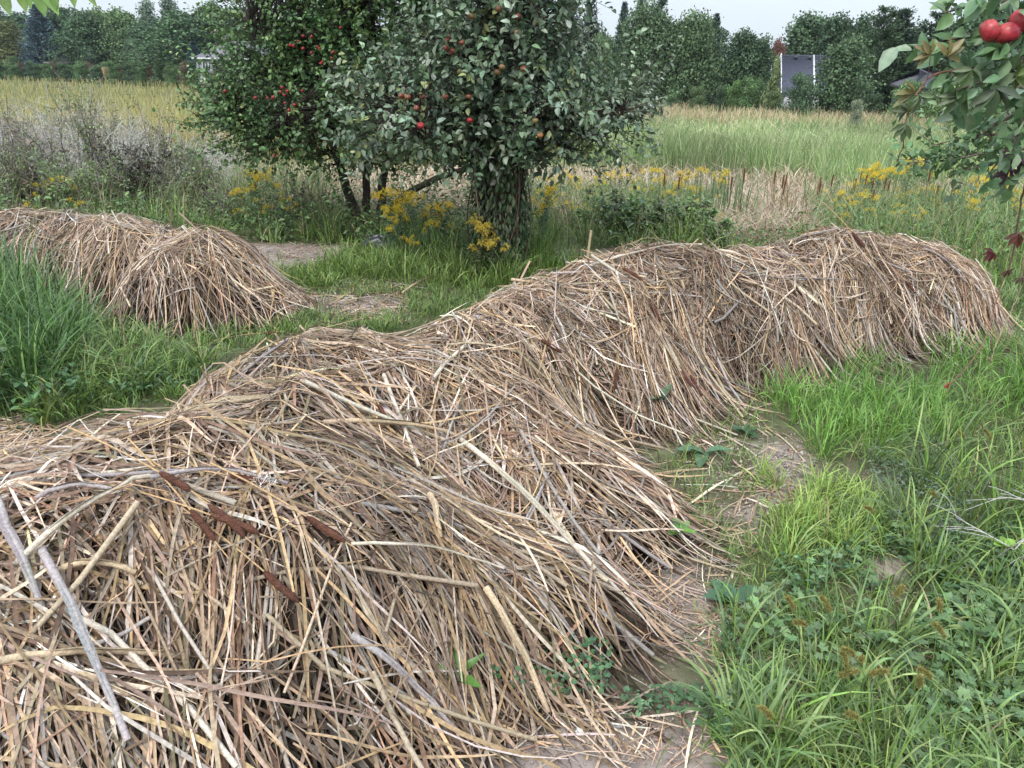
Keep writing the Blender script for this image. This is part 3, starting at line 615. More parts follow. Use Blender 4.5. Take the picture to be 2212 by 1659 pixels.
# docks, dandelion, twig, stones
def rosette(u, v, n, L, wr, label, col, up=.35, lift=0, name='weed_plant', cat='weed'):
    p = hit(np.array([float(u)]), np.array([float(v)]), surf)[0]; g = Geo(); a = rng.random(n)*2*PI
    d = np.stack([np.cos(a), np.sin(a), rng.uniform(up*.5, up*1.6, n)], -1)
    leaves(g, np.tile([0, 0, lift+.01], (n, 1)), d, np.array([0, 0, 1.0])+rdir(n)*.2, rng.uniform(L*.7, L, n), wr, var(col, n, .12), 'lance' if wr < .5 else 'ovate')
    o = g.build(name, M_leaf, None, True); o.location = p; tag(o, label, cat)
rosette(990, 1480, 9, .13, .28, 'dandelion rosette with one tall lobed leaf growing through the straw foot', (.10, .22, .045), .8, .0)
rosette(1520, 985, 4, .16, .45, 'broad dusty green dock leaf flat beside the straw', (.08, .15, .08), .25)
rosette(1590, 1310, 4, .15, .5, 'wide blue-green weed leaf beside the bare patch', (.05, .12, .06), .3)
rosette(1610, 940, 10, .09, .35, 'dark green weed rosette between straw and bare path', (.05, .11, .045), .4)
rosette(1430, 870, 4, .14, .55, 'large grey-green leaf poking out of the middle heap foot', (.10, .17, .10), .9)
rosette(50, 890, 7, .12, .5, 'dark blue-green leafy weed at the left foot of the nearest heap', (.035, .085, .045), .4, .05)
rosette(1470, 1165, 6, .09, .5, 'bright five leaved creeper sprig on the straw edge', (.11, .22, .05), .5, .02)
rosette(2150, 1245, 4, .07, .6, 'lime green leaflets beside the bare grey twig', (.2, .34, .05), .6, .12)
g = Geo(); p0 = hit(np.array([2100.]), np.array([1235.]))[0]
def twig(p, d, L, r, dep):
    t = np.linspace(0, 1, 7)[:, None]; b = rdir(1)[0]*.28; P = p+d*L*t+(b+np.array([0, 0, -.35]))*L*t**2*.6; P[:, 2] = np.maximum(P[:, 2], -p0[2]*0+.02); tubes(g, P[None], np.linspace(r, r*.55, 7)[None], np.array([[.42, .40, .38]]), 5)
    if dep:
        for k in (2, 3, 4, 5, 6): twig(P[k], unit(d+rdir(1)[0]*.75+np.array([0, 0, -.15])), L*.6, r*.6, dep-1)
twig(np.array([.42, .12, .20]), unit(np.array([-1, -.35, .1])), .36, .005, 2)
o = g.build('bare_twig', M_stalk, None, True); o.location = p0; tag(o, 'bare branching grey twig resting on the grass at right', 'twig')
def stone(u, v, r, col, label):
    p = hit(np.array([float(u)]), np.array([float(v)]))[0]; n, m = 9, 7; V = []
    for j in range(m):
        a = PI*j/(m-1)
        for i in range(n): b = 2*PI*i/n; k = 1+.25*math.sin(3*b+j)+.12*math.cos(5*b-2*j); V.append((r*1.3*math.sin(a)*math.cos(b)*k, r*.8*math.sin(a)*math.sin(b)*k, r*.5*math.cos(a)+r*.3))
    g = Geo(); g.add(V, col, f4=grid_faces(1, m, n, True)); o = g.build('stone', M_plain, None, True); o.location = p; tag(o, label, 'stone')
stone(1252, 1588, .012, (.62, .61, .58), 'small white stone on the bare earth at the bottom')
stone(1222, 1610, .006, (.55, .54, .5), 'tiny white pebble just left of the white stone')
stone(1335, 1580, .009, (.22, .23, .24), 'grey pebble right of the white stone')
# ================================================================== black bag in the grass
p = at(820, 530, 6.9); p = np.array([p[0], 6.9, zg(p[0], 6.9)]); V = []; n, m = 28, 14
for j in range(m):
    a = PI*j/(m-1)
    for i in range(n):
        b = 2*PI*i/n; k = 1+.10*math.sin(4*b+2*j*.5)+.07*math.cos(7*b-j)+.05*math.sin(11*b+1.7*j)
        V.append((.155*abs(math.sin(a))**.8*math.cos(b)*k, .11*abs(math.sin(a))**.8*math.sin(b)*k, .085*math.cos(a)*(1+.15*math.sin(3*b))+.075))
M_bag = mat('bag_plastic', .35, .5, 0, 12, .2, col=(.035, .037, .048))
r_ = empty('plastic_bag', tuple(p), 'crumpled dark blue-black plastic bag in the grass beneath the crab apple', 'bag')
g = Geo(); g.add(V, (.03, .03, .04), f4=grid_faces(1, m, n, True)); g.build('body', M_bag, r_, True)
g = Geo(); t = np.linspace(0, PI, 9); tubes(g, np.stack([-.09+.035*np.cos(t), 0*t, .13+.04*np.sin(t)], -1)[None], np.full((1, 9), .009), np.array([[.03, .03, .04]]), 6); g.build('handle', M_bag, r_, True)
# ================================================================== FRUIT TREES
def curve(p, q, K=7, sag=0.0, wob=.03):
    t = np.linspace(0, 1, K)[:, None]; L = np.linalg.norm(q-p); b = rdir(1)[0]*wob*L
    return p+(q-p)*t+np.array([0, 0, -sag*L])*np.sin(t*PI)+b*np.sin(t*PI*rng.uniform(1, 2))
def shoots(gl, gw, B, D, L, nl, ll, wr, pal, kind='ovate', r=.003, wood=(.09, .07, .055), wts=None, arch=.35, upb=.9):
    """leafy shoots: origins B (n,3), headings D, lengths L, nl leaves each"""
    n = len(B); K = 5; t = np.linspace(0, 1, K)[None, :, None]
    P = B[:, None]+D[:, None]*L[:, None, None]*t+np.array([0, 0, 1.0])*(rng.normal(arch*.3, arch, (n, 1, 1))*L[:, None, None]*t**2)
    tubes(gw, P, r*np.linspace(1, .4, K)[None]*np.ones((n, 1)), var(wood, n, .15), 4, False)
    s = np.tile(np.linspace(.08, 1, nl), n); i = np.repeat(np.arange(n), nl); x = s*(K-1); k = np.minimum(x.astype(int), K-2); f = (x-k)[:, None]
    b = P[i, k]*(1-f)+P[i, k+1]*f; T = unit(P[i, k+1]-P[i, k]); r_ = rdir(len(i)); r_ = unit(r_-T*(r_*T).sum(1, keepdims=True))
    d = unit(T*rng.uniform(.2, .8, (len(i), 1))+r_*.9+np.array([0, 0, -.12])); nn = np.array([0, 0, upb])+rdir(len(i))*.75
    lc = pick(pal, n, wts, .16, .05)[i]*np.exp(rng.normal(0, .14, (len(i), 1)))
    leaves(gl, b+d*.008, d, nn, ll*rng.uniform(.6, 1.15, len(i)), wr*rng.uniform(.8, 1.15, len(i)), lc, kind)
    return P
def crown_points(lobes, n, shell=.55):
    w = np.array([l[3]*l[4]*l[5] for l in lobes]); k = rng.choice(len(lobes), n, p=w/w.sum()); A = np.array(lobes)[k]
    d = rdir(n); r = (shell+(1-shell)*rng.random(n))[:, None]; return A[:, :3]+d*A[:, 3:]*r, d, A
def apple_fruit(parent, p, r, cols, name='apple'):
    n, m = 16, 11; V = []; C = []
    for j in range(m):
        a = PI*j/(m-1)
        for i in range(n):
            b = 2*PI*i/n; rr = r*(1+.03*math.cos(5*b)*(a/PI)); dip = .35*r*math.exp(-(math.sin(a)/.38)**2)
            V.append((rr*abs(math.sin(a))**.85*math.cos(b), rr*abs(math.sin(a))**.85*math.sin(b), (r*.88*math.cos(a)-dip*(1 if a < PI/2 else -.7))))
            k = .5+.5*math.sin(b*2+a*1.2+p[0]*9); C.append(np.array(cols[0])*k+np.array(cols[1])*(1-k))
    g = Geo(); g.add(V, np.array(C), f4=grid_faces(1, m, n, True)); o = g.build(name, M_fruit, parent, True); o.location = p
    o.rotation_euler = (rng.normal(0, .4), rng.normal(0, .4), 0)
    g = Geo(); tubes(g, np.array([[[0, 0, r*.45], [.002, 0, r*.9], [.006, .003, r*1.45]]]), np.full((1, 3), .0013), np.array([[.12, .09, .04]]), 5); g.build('stalk', M_bark, o, True)
    return o
def hull_front(lobes, u, v, Y):
    """where the view ray enters the lobes"""
    d = ray(float(u), float(v)); o = np.array([0, 0, CAMZ]); best = None
    for t in np.arange(Y*.75, Y*1.35, .02):
        p = o+d*t
        for l in lobes:
            if (((p-np.array(l[:3]))/np.array(l[3:]))**2).sum() < .97: return p
    return at(u, v, Y)
def fruit_tree(name, base, lobes, label, cat, trunks, nshoot, ll, wr, pal, wts, nl, SL, wood=(.055, .045, .04), dirup=.35, kind='ovate', limbs=26):
    root = empty(name, tuple(base), label, cat); base = np.array(base)
    gt = Geo(); nodes = []
    for T in trunks:
        pts = np.array(T[0]); tt = np.linspace(0, 1, len(pts)); q = np.linspace(0, 1, 14)
        P = np.stack([np.interp(q, tt, pts[:, k]) for k in range(3)], -1); P[1:-1] = (P[:-2]+2*P[1:-1]+P[2:])/4; P += rng.normal(0, .006, P.shape)
        tubes(gt, P[None], (T[1]*np.linspace(1.15, T[2], 14))[None], np.array(wood)[None], 9); nodes += list(P[7:])
    for q in gt.v: q -= base
    gt.build('trunk', M_bark, root, True)
    gl, gw = Geo(), Geo(); B, d, A = crown_points(lobes, nshoot)
    nodes = np.array(nodes); mids, md, _ = crown_points(lobes, limbs, .35)
    for m_ in mids:
        j = np.argmin(((nodes-m_)**2).sum(1)+.5*(nodes[:, 2] > m_[2])); P = curve(nodes[j], m_, 8, -.06, .06); tubes(gw, P[None], np.linspace(.028, .009, 8)[None], np.array(wood)[None], 6, False)
        nodes = np.concatenate([nodes, P[3:]])
    for b in B:
        j = np.argmin(((nodes-b)**2).sum(1)); P = curve(nodes[j], b, 5, 0, .05); tubes(gw, P[None], np.linspace(.007, .003, 5)[None], np.array(wood)[None], 4, False)
    D = unit(d*np.array([1, 1, .6])+np.array([0, 0, dirup])+rdir(len(B))*.5)
    shoots(gl, gw, B, D, rng.uniform(*SL, len(B)), nl, ll, wr, pal, kind, wood=wood, wts=wts)
    for G in (gl, gw):
        for q in G.v: q -= base
    gw.build('branches', M_bark, root, True); gl.build('foliage', M_leaf, root, True)
    return root, base
def W(u, v, Y): return at(float(u), float(v), Y)
def lobe(u, v, Y, rx, ry, rz): p = W(u, v, Y); return (p[0], p[1], p[2], rx, ry, rz)
# crab apple, further back
YC = 8.0
LC = [lobe(700, 215, YC, 1.05, .9, .52), lobe(560, 225, YC, .58, .6, .44), lobe(590, 295, YC-.2, .64, .55, .24), lobe(760, 305, YC-.3, .72, .5, .27), lobe(520, 250, YC-.1, .4, .5, .25), lobe(860, 320, YC-.3, .55, .5, .2), lobe(640, 60, YC, .66, .7, .62), lobe(800, 120, YC, .85, .8, .75), lobe(870, 255, YC+.2, .75, .7, .40), lobe(780, -120, YC, 1.1, .9, .7), lobe(1000, -60, YC+.4, .8, .7, .7)]
bs = W(800, 520, 7.9); bs[2] = zg(bs[0], bs[1])
def tr(*uv, Y): return [W(u, v, Y) for u, v in uv]
tk = [(tr((800, 530), (770, 460), (745, 400), (730, 340), (690, 230), (650, 120), Y=7.9), .055, .4), (tr((805, 530), (790, 450), (790, 380), (795, 320), (820, 180), (800, 0), Y=8.0), .045, .4),
      (tr((815, 535), (822, 470), (826, 400), (838, 340), (880, 220), (900, 80), Y=7.8), .05, .4), (tr((815, 500), (860, 430), (940, 385), (1000, 365), (1040, 350), Y=7.7), .035, .6)]
CR_PAL = [(.11, .20, .07), (.085, .16, .06), (.15, .25, .085), (.06, .12, .05), (.22, .30, .11)]
crab, cb = fruit_tree('crab_apple_tree', bs, LC, 'broad dense dark green tree with clusters of small red crab apples', 'tree', tk, 3700, .050, .66, CR_PAL, [4, 4, 3, 3, .8], 12, (.18, .42))
for (u, v, n) in [(640, 100, 3), (655, 97, 3), (690, 110, 4), (695, 130, 4), (725, 92, 2), (760, 60, 2), (635, 205, 3), (612, 187, 3), (600, 212, 3), (630, 228, 3), (645, 240, 2), (575, 215, 2), (720, 150, 2), (512, 190, 1), (690, 75, 2), (660, 180, 2), (600, 330, 1), (735, 120, 1)]:
    c = hull_front(LC, u, v, YC)
    for _ in range(max(1, n-1)):
        q = c+rng.normal(0, .035, 3)*[1, .4, 1]-np.array([0, .17, .0]); apple_fruit(crab, q-cb, rng.uniform(.012, .017), ((.30, .02, .025), (.20, .015, .02)), 'crab_apple')
# apple tree, in front
YA = 6.2
LA = [lobe(1095, 235, YA, .62, .62, .40), lobe(1235, 255, YA-.1, .56, .5, .30), lobe(1325, 225, YA, .30, .3, .17), lobe(905, 255, YA-.15, .56, .5, .32), lobe(830, 215, YA, .28, .35, .17), lobe(1090, 90, YA, .46, .55, .55), lobe(1110, -150, YA, .50, .6, .75), lobe(960, 150, YA, .36, .5, .38), lobe(1165, 110, YA+.1, .24, .4, .48), lobe(1090, 320, YA, .55, .45, .16), lobe(1200, 320, YA-.2, .25, .3, .17), lobe(960, 310, YA-.2, .4, .3, .14)]
ba = W(1080, 592, YA); ba[2] = zg(ba[0], ba[1])
tk = [(tr((1060, 598), (1055, 480), (1050, 380), (1070, 250), (1080, 80), (1090, -150), Y=YA), .05, .4), (tr((1085, 598), (1090, 460), (1085, 350), (1100, 200), (1130, 50), Y=YA+.05), .042, .4),
      (tr((1110, 598), (1118, 450), (1125, 330), (1160, 250), (1230, 220), Y=YA), .032, .4), (tr((1060, 598), (1040, 450), (1030, 350), (960, 270), (880, 230), Y=YA-.05), .035, .4)]
AP_PAL = [(.15, .22, .13), (.12, .18, .105), (.20, .26, .17), (.085, .13, .075), (.33, .38, .30), (.22, .26, .10)]
apt, ab = fruit_tree('apple_tree', ba, LA, 'apple tree with grey-green leaves, large dull red apples and a vine-covered trunk', 'tree', tk, 1600, .062, .58, AP_PAL, [4, 4, 3, 3, 1.6, .6], 11, (.16, .42), dirup=.25)
RG = ((.26, .05, .04), (.20, .11, .05)); GR = ((.20, .17, .06), (.24, .12, .06)); RD = ((.36, .02, .03), (.27, .03, .03))
for (u, v, r, c) in [(1020, 36, .036, GR), (1078, 22, .030, RG), (1116, 38, .032, RG), (968, 88, .030, RG), (968, 104, .032, RG), (980, 112, .034, RG), (1000, 93, .028, RG), (1118, 73, .034, GR), (997, 155, .033, GR), (1015, 160, .03, GR), (1075, 155, .033, GR), (1085, 145, .03, GR), (965, 207, .03, RG), (1015, 207, .026, RG), (872, 206, .028, RG), (886, 208, .030, RG), (917, 207, .028, RG), (913, 268, .034, RD), (1017, 257, .030, RD), (904, 231, .026, RG), (1155, 258, .03, GR), (1165, 288, .032, ((.36, .14, .05), (.30, .16, .06))), (975, 80, .026, RG), (1160, 50, .028, GR), (1130, 148, .03, RG)]:
    p = hull_front(LA, u, v, YA)-np.array([0, .13, .0]); apple_fruit(apt, p-ab, r*.78, np.array(c)*.8)
# vine on the trunk
vr = empty('climbing_vine', tuple(ba), 'leafy vine and dead runners hiding the apple tree trunk', 'vine')
g = Geo(); n = 90; z = np.linspace(0, 1.15, 12)
for i in range(n):
    a0 = rng.uniform(0, 2*PI); r0 = rng.uniform(.05, .19); P = np.stack([np.cos(a0+z*rng.normal(0, 1))*r0*(1+.3*np.sin(z*3+i))*1.15, np.sin(a0+z*rng.normal(0, 1))*r0, z*rng.uniform(.6, 1.05)], -1)
    tubes(g, P[None], np.full((1, 12), rng.uniform(.002, .006)), var((.12, .09, .065), 1, .3), 4, False)
g.build('runners', M_bark, vr, True)['kind'] = 'stuff'
g = Geo(); n = 2300; a = rng.random(n)*2*PI; zz = rng.random(n)**.85*1.12; rr = rng.uniform(.12, .235, n)*(1-.15*zz)
P = np.stack([np.cos(a)*rr*1.1, np.sin(a)*rr, zz+.03], -1); d = np.stack([np.cos(a)*.5, np.sin(a)*.5, -.9+0*a], -1)+rdir(n)*.4
leaves(g, P, d, np.stack([np.cos(a), np.sin(a), .5+0*a], -1)+rdir(n)*.5, rng.uniform(.03, .075, n), .42, pick([(.06, .11, .04), (.045, .08, .035), (.09, .12, .05), (.14, .13, .06)], n, [4, 4, 2, 1], .2), 'lance')
g.build('leaf', M_leaf, vr, True)['kind'] = 'stuff'
# ================================================================== GOLDENROD
def goldenrod(seed, H=.85, flower=True, green=(.13, .21, .11), yel=(.66, .50, .05)):
    nonlocal_rng = np.random.default_rng(seed); root = empty('goldenrod', (0, 0, 0), 'x', 'goldenrod', 'goldenrod plants')
    gs, gl, gf = Geo(), Geo(), Geo(); ns = 4
    for k in range(ns):
        a = rng.random()*2*PI; lean = rng.uniform(.05, .28); h = H*rng.uniform(.75, 1.05); t = np.linspace(0, 1, 8)[:, None]; b = np.array([math.cos(a), math.sin(a), 0])
        P = b*.04+b*lean*h*t**1.5+np.array([0, 0, h])*t; tubes(gs, P[None], np.linspace(.0032, .0015, 8)[None], var((.13, .14, .06), 1), 4, False)
        n = 54; s = rng.uniform(.12, .93, n); q = np.stack([np.interp(s, t[:, 0], P[:, j]) for j in range(3)], -1); aa = rng.random(n)*2*PI
        d = np.stack([np.cos(aa), np.sin(aa), rng.normal(.1, .35, n)], -1); leaves(gl, q, d, np.array([0, 0, 1.0])+rdir(n)*.4, rng.uniform(.05, .10, n)*(1.1-.4*s), .22, var(green, n, .18), 'lance')
        if flower:
            top = P[-1]
            for m in range(rng.integers(8, 13)):
                a2 = rng.random()*2*PI; L = rng.uniform(.05, .11); s2 = np.linspace(0, 1, 14)[:, None]; c = np.array([math.cos(a2), math.sin(a2), 0])
                Q = top-np.array([0, 0, rng.uniform(0, .10)])+c*L*s2+np.array([0, 0, .05])*np.sin(s2*2.6)
                fp = np.repeat(Q[2:], 5, 0)+rng.normal(0, .005, (60, 3)); leaves(gf, fp, rdir(60, .5), rdir(60, 1), .0085, .9, var(yel, 60, .2), 'quad')
    gs.build('stem', M_reed, root, True); gl.build('leaf', M_leaf, root, True)['kind'] = 'stuff'
    if flower: gf.build('flower_spray', M_flower, root)['kind'] = 'stuff'
    return root
GV = [goldenrod(i) for i in range(3)]+[goldenrod(9, .7, True, (.10, .13, .06), (.62, .47, .08)), goldenrod(5, .8, False, (.10, .16, .08)), goldenrod(6, .75, False, (.16, .19, .09))]
used = [False]*len(GV)
def place_g(k, u, v, Y, sc, label):
    p = W(u, v, Y); p[2] = zg(p[0], p[1]) if sc > 0 else p[2]; rz = rng.uniform(0, 2*PI)
    if not used[k]: used[k] = True; o = GV[k]; o.location = p; o.rotation_euler = (0, 0, rz); o.scale = (sc,)*3; o['label'] = label
    else: copy_thing(GV[k], p, rz, sc, label)
def top_g(u, vtop, Y): return (W(u, vtop, Y)[2]-zg(*W(u, vtop, Y)[:2]))
for (u, v, Y, k) in [(525, 372, 8.6, 0), (560, 372, 8.6, 1), (585, 375, 8.8, 2), (500, 405, 8.3, 0), (545, 410, 8.2, 2), (610, 420, 8.1, 1), (520, 455, 7.9, 2), (575, 445, 8.0, 0), (625, 440, 8.0, 1)]:
    place_g(k, u, v, Y, max(.3, top_g(u, v, Y)/.85), 'bright yellow goldenrod flowering left of the crab apple trunks')
for (u, v, Y, k) in [(640, 370, 8.3, 4), (690, 390, 8.1, 5), (660, 410, 7.9, 4), (720, 420, 7.9, 4), (600, 440, 7.6, 4), (650, 440, 7.6, 5), (740, 450, 7.6, 4), (700, 460, 7.5, 4), (780, 460, 7.4, 5), (760, 400, 8.3, 5), (590, 400, 8.3, 5)]:
    place_g(k, u, v, Y, max(.3, top_g(u, v, Y)/.8), 'dark leafy goldenrod without flowers under the crab apple')
for (u, v, Y, k) in [(835, 402, 6.9, 0), (850, 430, 6.8, 1), (870, 440, 6.7, 0), (845, 465, 6.6, 2), (900, 425, 6.8, 2), (930, 425, 6.8, 3), (960, 440, 6.9, 1), (880, 490, 6.5, 3), (920, 480, 6.5, 0), (980, 460, 6.8, 3), (835, 480, 6.5, 1), (890, 515, 6.3, 1), (950, 400, 7.4, 3), (880, 370, 7.4, 3)]:
    place_g(k, u, v, Y, max(.3, top_g(u, v, Y)/.85), 'yellow goldenrod clump standing between the two fruit tree trunks')
for (u, v, Y, k) in [(1048, 436, 6.0, 3), (1035, 490, 5.95, 3), (1078, 490, 5.9, 3), (1060, 500, 6.0, 4), (1100, 510, 6.05, 4), (1010, 490, 6.1, 4), (985, 500, 6.3, 5)]:
    place_g(k, u, v, Y, max(.3, top_g(u, v, Y)/.8), 'goldenrod at the foot of the vine-covered apple trunk')
for i in range(60):
    u = rng.uniform(1150, 1560); Y = rng.uniform(8.2, 12.5); v = 455-(Y-8.2)*22+rng.normal(0, 12); place_g(rng.integers(0, 4), u, v, Y, max(.35, top_g(u, v, Y)/.85), 'yellow goldenrod in the meadow edge right of the apple tree')
for i in range(75):
    u = rng.uniform(1790, 2260); Y = rng.uniform(8.3, 14); v = 458-(Y-8.3)*17+rng.normal(0, 14); place_g(rng.integers(0, 4), u, v, Y, max(.35, top_g(u, v, Y)/.85), 'yellow goldenrod in the meadow behind the far right straw heap')
for (u, v, Y, k) in [(150, 378, 8.8, 0), (172, 430, 8.2, 1), (60, 420, 8.5, 3), (90, 400, 8.8, 2), (260, 395, 8.6, 4), (1165, 395, 7.2, 0), (1180, 430, 7.1, 1)]:
    place_g(k, u, v, Y, max(.3, top_g(u, v, Y)/.85), 'goldenrod standing among the brown shrubs at left' if u < 500 else 'orange-yellow goldenrod directly right of the vine-covered trunk')
# ================================================================== SHRUBS
def shrub(u, vt, Y, wpx, label, pal, ll=.035, n=150, dead=.4, name='wild_shrub', lean=0, wr=.5, bare_=0, nl=11):
    p = W(u, 400, Y); p[2] = zg(p[0], Y); H = W(u, vt, Y)[2]-p[2]; R = wpx*pxm(Y)/2; root = empty(name, tuple(p), label, 'shrub'); gw, gl = Geo(), Geo()
    k = 16; a = rng.random(k)*2*PI; tops = np.stack([np.cos(a)*R*rng.uniform(.2, 1, k)+lean*H, np.sin(a)*R*rng.uniform(.2, 1, k), H*rng.uniform(.55, 1, k)], -1); nodes = []
    for q in tops:
        P = curve(np.array([rng.normal(0, .05), rng.normal(0, .05), 0]), q, 8, -.05, .10); tubes(gw, P[None], np.linspace(.011, .003, 8)[None], np.array([(.16, .135, .12)]), 5, False); nodes += list(P[2:])
    nodes = np.array(nodes); i = rng.integers(0, len(nodes), n); D = unit(rdir(n, .4)); L = rng.uniform(.10, .28, n)*H/1.2
    shoots(gl, gw, nodes[i], D, L, nl, ll, wr, pal, 'ovate', .0022, (.17, .14, .12))
    m = int(n*dead); i = rng.integers(0, len(nodes), m); t = np.linspace(0, 1, 5)[None, :, None]; d = rdir(m, .8)
    tubes(gw, nodes[i][:, None]+d[:, None]*t*rng.uniform(.15, .4, (m, 1, 1))+rng.normal(0, .01, (m, 5, 3)), np.linspace(.003, .001, 5)[None]*np.ones((m, 1)), var((.30, .28, .26), m, .2), 4, False)
    gw.build('branches', M_bark, root, True); gl.build('foliage', M_leaf, root, True); return root
BG = [(.17, .20, .09), (.22, .22, .11), (.14, .18, .08), (.26, .20, .13)]
GG = [(.19, .27, .10), (.23, .31, .12), (.15, .21, .09)]
shrub(225, 195, 10.0, 120, 'tallest brown-green shrub among the dead brush, with pale new growth on top', BG+GG, n=260)
shrub(20, 215, 9.6, 120, 'thin brown-leaved shrub at the left frame edge', BG, n=110, dead=1)
shrub(120, 255, 9.5, 130, 'sparse reddish brown shrub between the edge shrub and the tall one', BG, n=150, dead=.9)
shrub(60, 300, 9.0, 110, 'low brown shrub with twisted bare stems near the left edge', BG, n=110, dead=1)
shrub(350, 235, 11, 110, 'yellow-green arching shrub with drooping top', [(.18, .20, .06), (.13, .15, .06)], n=130)
shrub(310, 305, 9.4, 150, 'low dark purple-brown leaved bush in the weeds', [(.07, .055, .05), (.085, .07, .05), (.06, .075, .04)], .05, 190, .2)
shrub(415, 320, 9.3, 80, 'small dark green bush left of the goldenrod', [(.09, .12, .05), (.075, .10, .045)], n=120)
shrub(180, 180, 15, 90, 'rounded olive shrub standing further back in the dead brush', BG+GG, .05, 150)
shrub(150, 335, 8.8, 160, 'green bushy shrub low in front of the tall brown one', GG, .04, 170)
shrub(470, 395, 8.4, 70, 'pale grassy bush beside the leftmost goldenrod', GG, .03, 90)
for u_, v_, Y_, w_, l_ in ((40, 330, 8.9, 130, 'low grey-green shrub by the left frame edge, just above the straw heap'), (260, 340, 9.2, 120, 'low grey-green shrub below the tallest brown-green one'), (395, 300, 10.5, 110, 'grey-green shrub between the yellow-green arching one and the crab apple'),
                           (90, 230, 13, 120, 'grey-green shrub far back in the dead brush, below the blue spruce'), (290, 250, 13, 110, 'grey-green shrub far back, left of the yellow-green arching one'), (440, 340, 9.0, 90, 'low grey-green shrub directly left of the yellow goldenrod')):
    shrub(u_, v_, Y_, w_, l_, GG+BG[:2], .035, 170)
BR = [(.11, .18, .07), (.14, .23, .08), (.085, .14, .06), (.19, .25, .09)]
shrub(1350, 425, 7.9, 210, 'dense dark bramble mound right of the apple tree', BR, .045, 420, .15, 'bramble', wr=.6)
shrub(1470, 440, 7.8, 190, 'lower right half of the bramble thicket behind the fourth heap', BR, .045, 360, .15, 'bramble', wr=.6)
shrub(1560, 480, 7.4, 90, 'small bramble patch beside the dry stubble', BR, .04, 130, .1, 'bramble', wr=.6)
# dead grey brush
g = Geo(); n = 1500; u = rng.uniform(-350, 520, n); Y = rng.uniform(9.5, 20, n); k = (u < 330) | (rng.random(n) < .45); u = u[k]; Y = Y[k]; n = len(u)
P0 = at(u, 400+0*u, Y); P0[:, 2] = zg(P0[:, 0], Y); h = rng.uniform(.6, 1.15, n)*np.clip(1.25-.2*(Y-9.5)/6, .7, 1.2)*np.where(u > 330, .75, 1); lean = rng.normal(0, .22, (n, 2))
t = np.linspace(0, 1, 7)[None, :, None]; P = P0[:, None]+np.concatenate([lean*h[:, None], h[:, None]], 1)[:, None]*t+rng.normal(0, .02, (n, 7, 3))
tubes(g, P, .0045*(Y/11)[:, None]*np.linspace(1, .45, 7)[None], var((.44, .415, .395), n, .25, .02), 3, False)
i = np.repeat(np.arange(n), 6); m = len(i); kk = rng.integers(2, 7, m); d = unit(rdir(m, 1.1)); L = rng.uniform(.15, .5, m)[:, None, None]; t5 = np.linspace(0, 1, 5)[None, :, None]
tubes(g, P[i, kk][:, None]+d[:, None]*L*t5+rng.normal(0, .012, (m, 5, 3)), .0028*(Y[i]/11)[:, None]*np.linspace(1, .4, 5)[None], var((.48, .455, .43), m, .25, .02), 3, False)
tag(g.build('dead_brush', M_bark), 'mass of bare grey dead brush at the left of the meadow', 'brush', kind='stuff')
# ================================================================== MEADOW: REEDS AND STUBBLE
FARD = lambda x_over_y: np.interp(x_over_y, [-.9, -.69, -.42, 0, .18, .62, .9], [200, 192, 153, 112, 95, 74, 68])
def field(g, n, urange, yr, h, pal, wts=None, tipc=None, wd=.0009, K=4, bend=.2, cond=None, tipn=.0, s=.2, edge=True, lean0=0.05, minw=.006):
    u = rng.uniform(*urange, n); a, b = yr; Y = 1/(rng.uniform(1/b, 1/a, n)); P = at(u, 300+0*u, Y); x, y = P[:, 0], Y
    k = np.ones(n, bool)
    if edge: k &= y < FARD(x/y)
    if cond is not None: k &= cond(x, y, u)
    x, y, u = x[k], y[k], u[k]; n = len(x); z = zg(x, y); hs = rng.uniform(h[0], h[1], n)*(1+.18*noise(x, y, .35, 17))
    az = rng.random(n)*2*PI; t = np.linspace(0, 1, K)[None]; r = (np.abs(rng.normal(lean0, .10, n))[:, None]*t+np.abs(rng.normal(0, bend, n))[:, None]*t**2.5)*hs[:, None]
    Q = np.stack([x[:, None]+r*np.cos(az)[:, None], y[:, None]+r*np.sin(az)[:, None], z[:, None]+hs[:, None]*t*(1-.12*t)], -1)
    C = pick(pal, n, wts, s)[:, None]*np.ones((1, K, 1)); pt = (.85+.22*noise(x, y/2.5, .22, 22))[:, None, None]; C = C*pt
    if tipc is not None: C = C*(1-t[..., None]**1.5)+pick([tipc], n, None, .2)[:, None]*t[..., None]**1.5
    Wd = np.maximum(minw, wd*y)[:, None]*np.clip((1-t)*2+.2, 0, 1)
    ribbons(g, Q, Wd, np.clip(C, 0, .85), S=np.stack([np.cos(az*7), .3*np.sin(az*7), 0*az], -1)[:, None]*np.ones((1, K, 1)))
GRN = [(.22, .33, .12), (.28, .38, .15), (.36, .45, .21), (.46, .48, .28), (.16, .25, .09)]
g = Geo()
field(g, 42000, (-500, 1000), (28, 200), (1.1, 1.6), [(.22, .26, .09), (.28, .29, .11), (.16, .21, .07)], None, (.44, .38, .16), .0006, bend=.12)
field(g, 5000, (-500, 1000), (20, 34), (1.0, 1.7), [(.20, .22, .08), (.26, .24, .10), (.15, .18, .06)], None, (.38, .30, .14), .0007)
tag(g.build('cattail_field', M_reed), 'golden brown cattail marsh reaching to the tree line on the left', 'reeds', kind='stuff')
g = Geo()
field(g, 40000, (1000, 2700), (24, 110), (.7, 1.45), GRN, [4, 4, 3, 2.2, 2], None, .00065)
field(g, 9000, (1000, 2700), (60, 110), (1.3, 1.7), [(.34, .30, .16), (.28, .27, .13)], None, (.50, .40, .25), .0008)
field(g, 9000, (1000, 2700), (27, 80), (.6, 1.3), [(.56, .52, .34), (.46, .46, .27)], None, None, .0008, bend=.7)
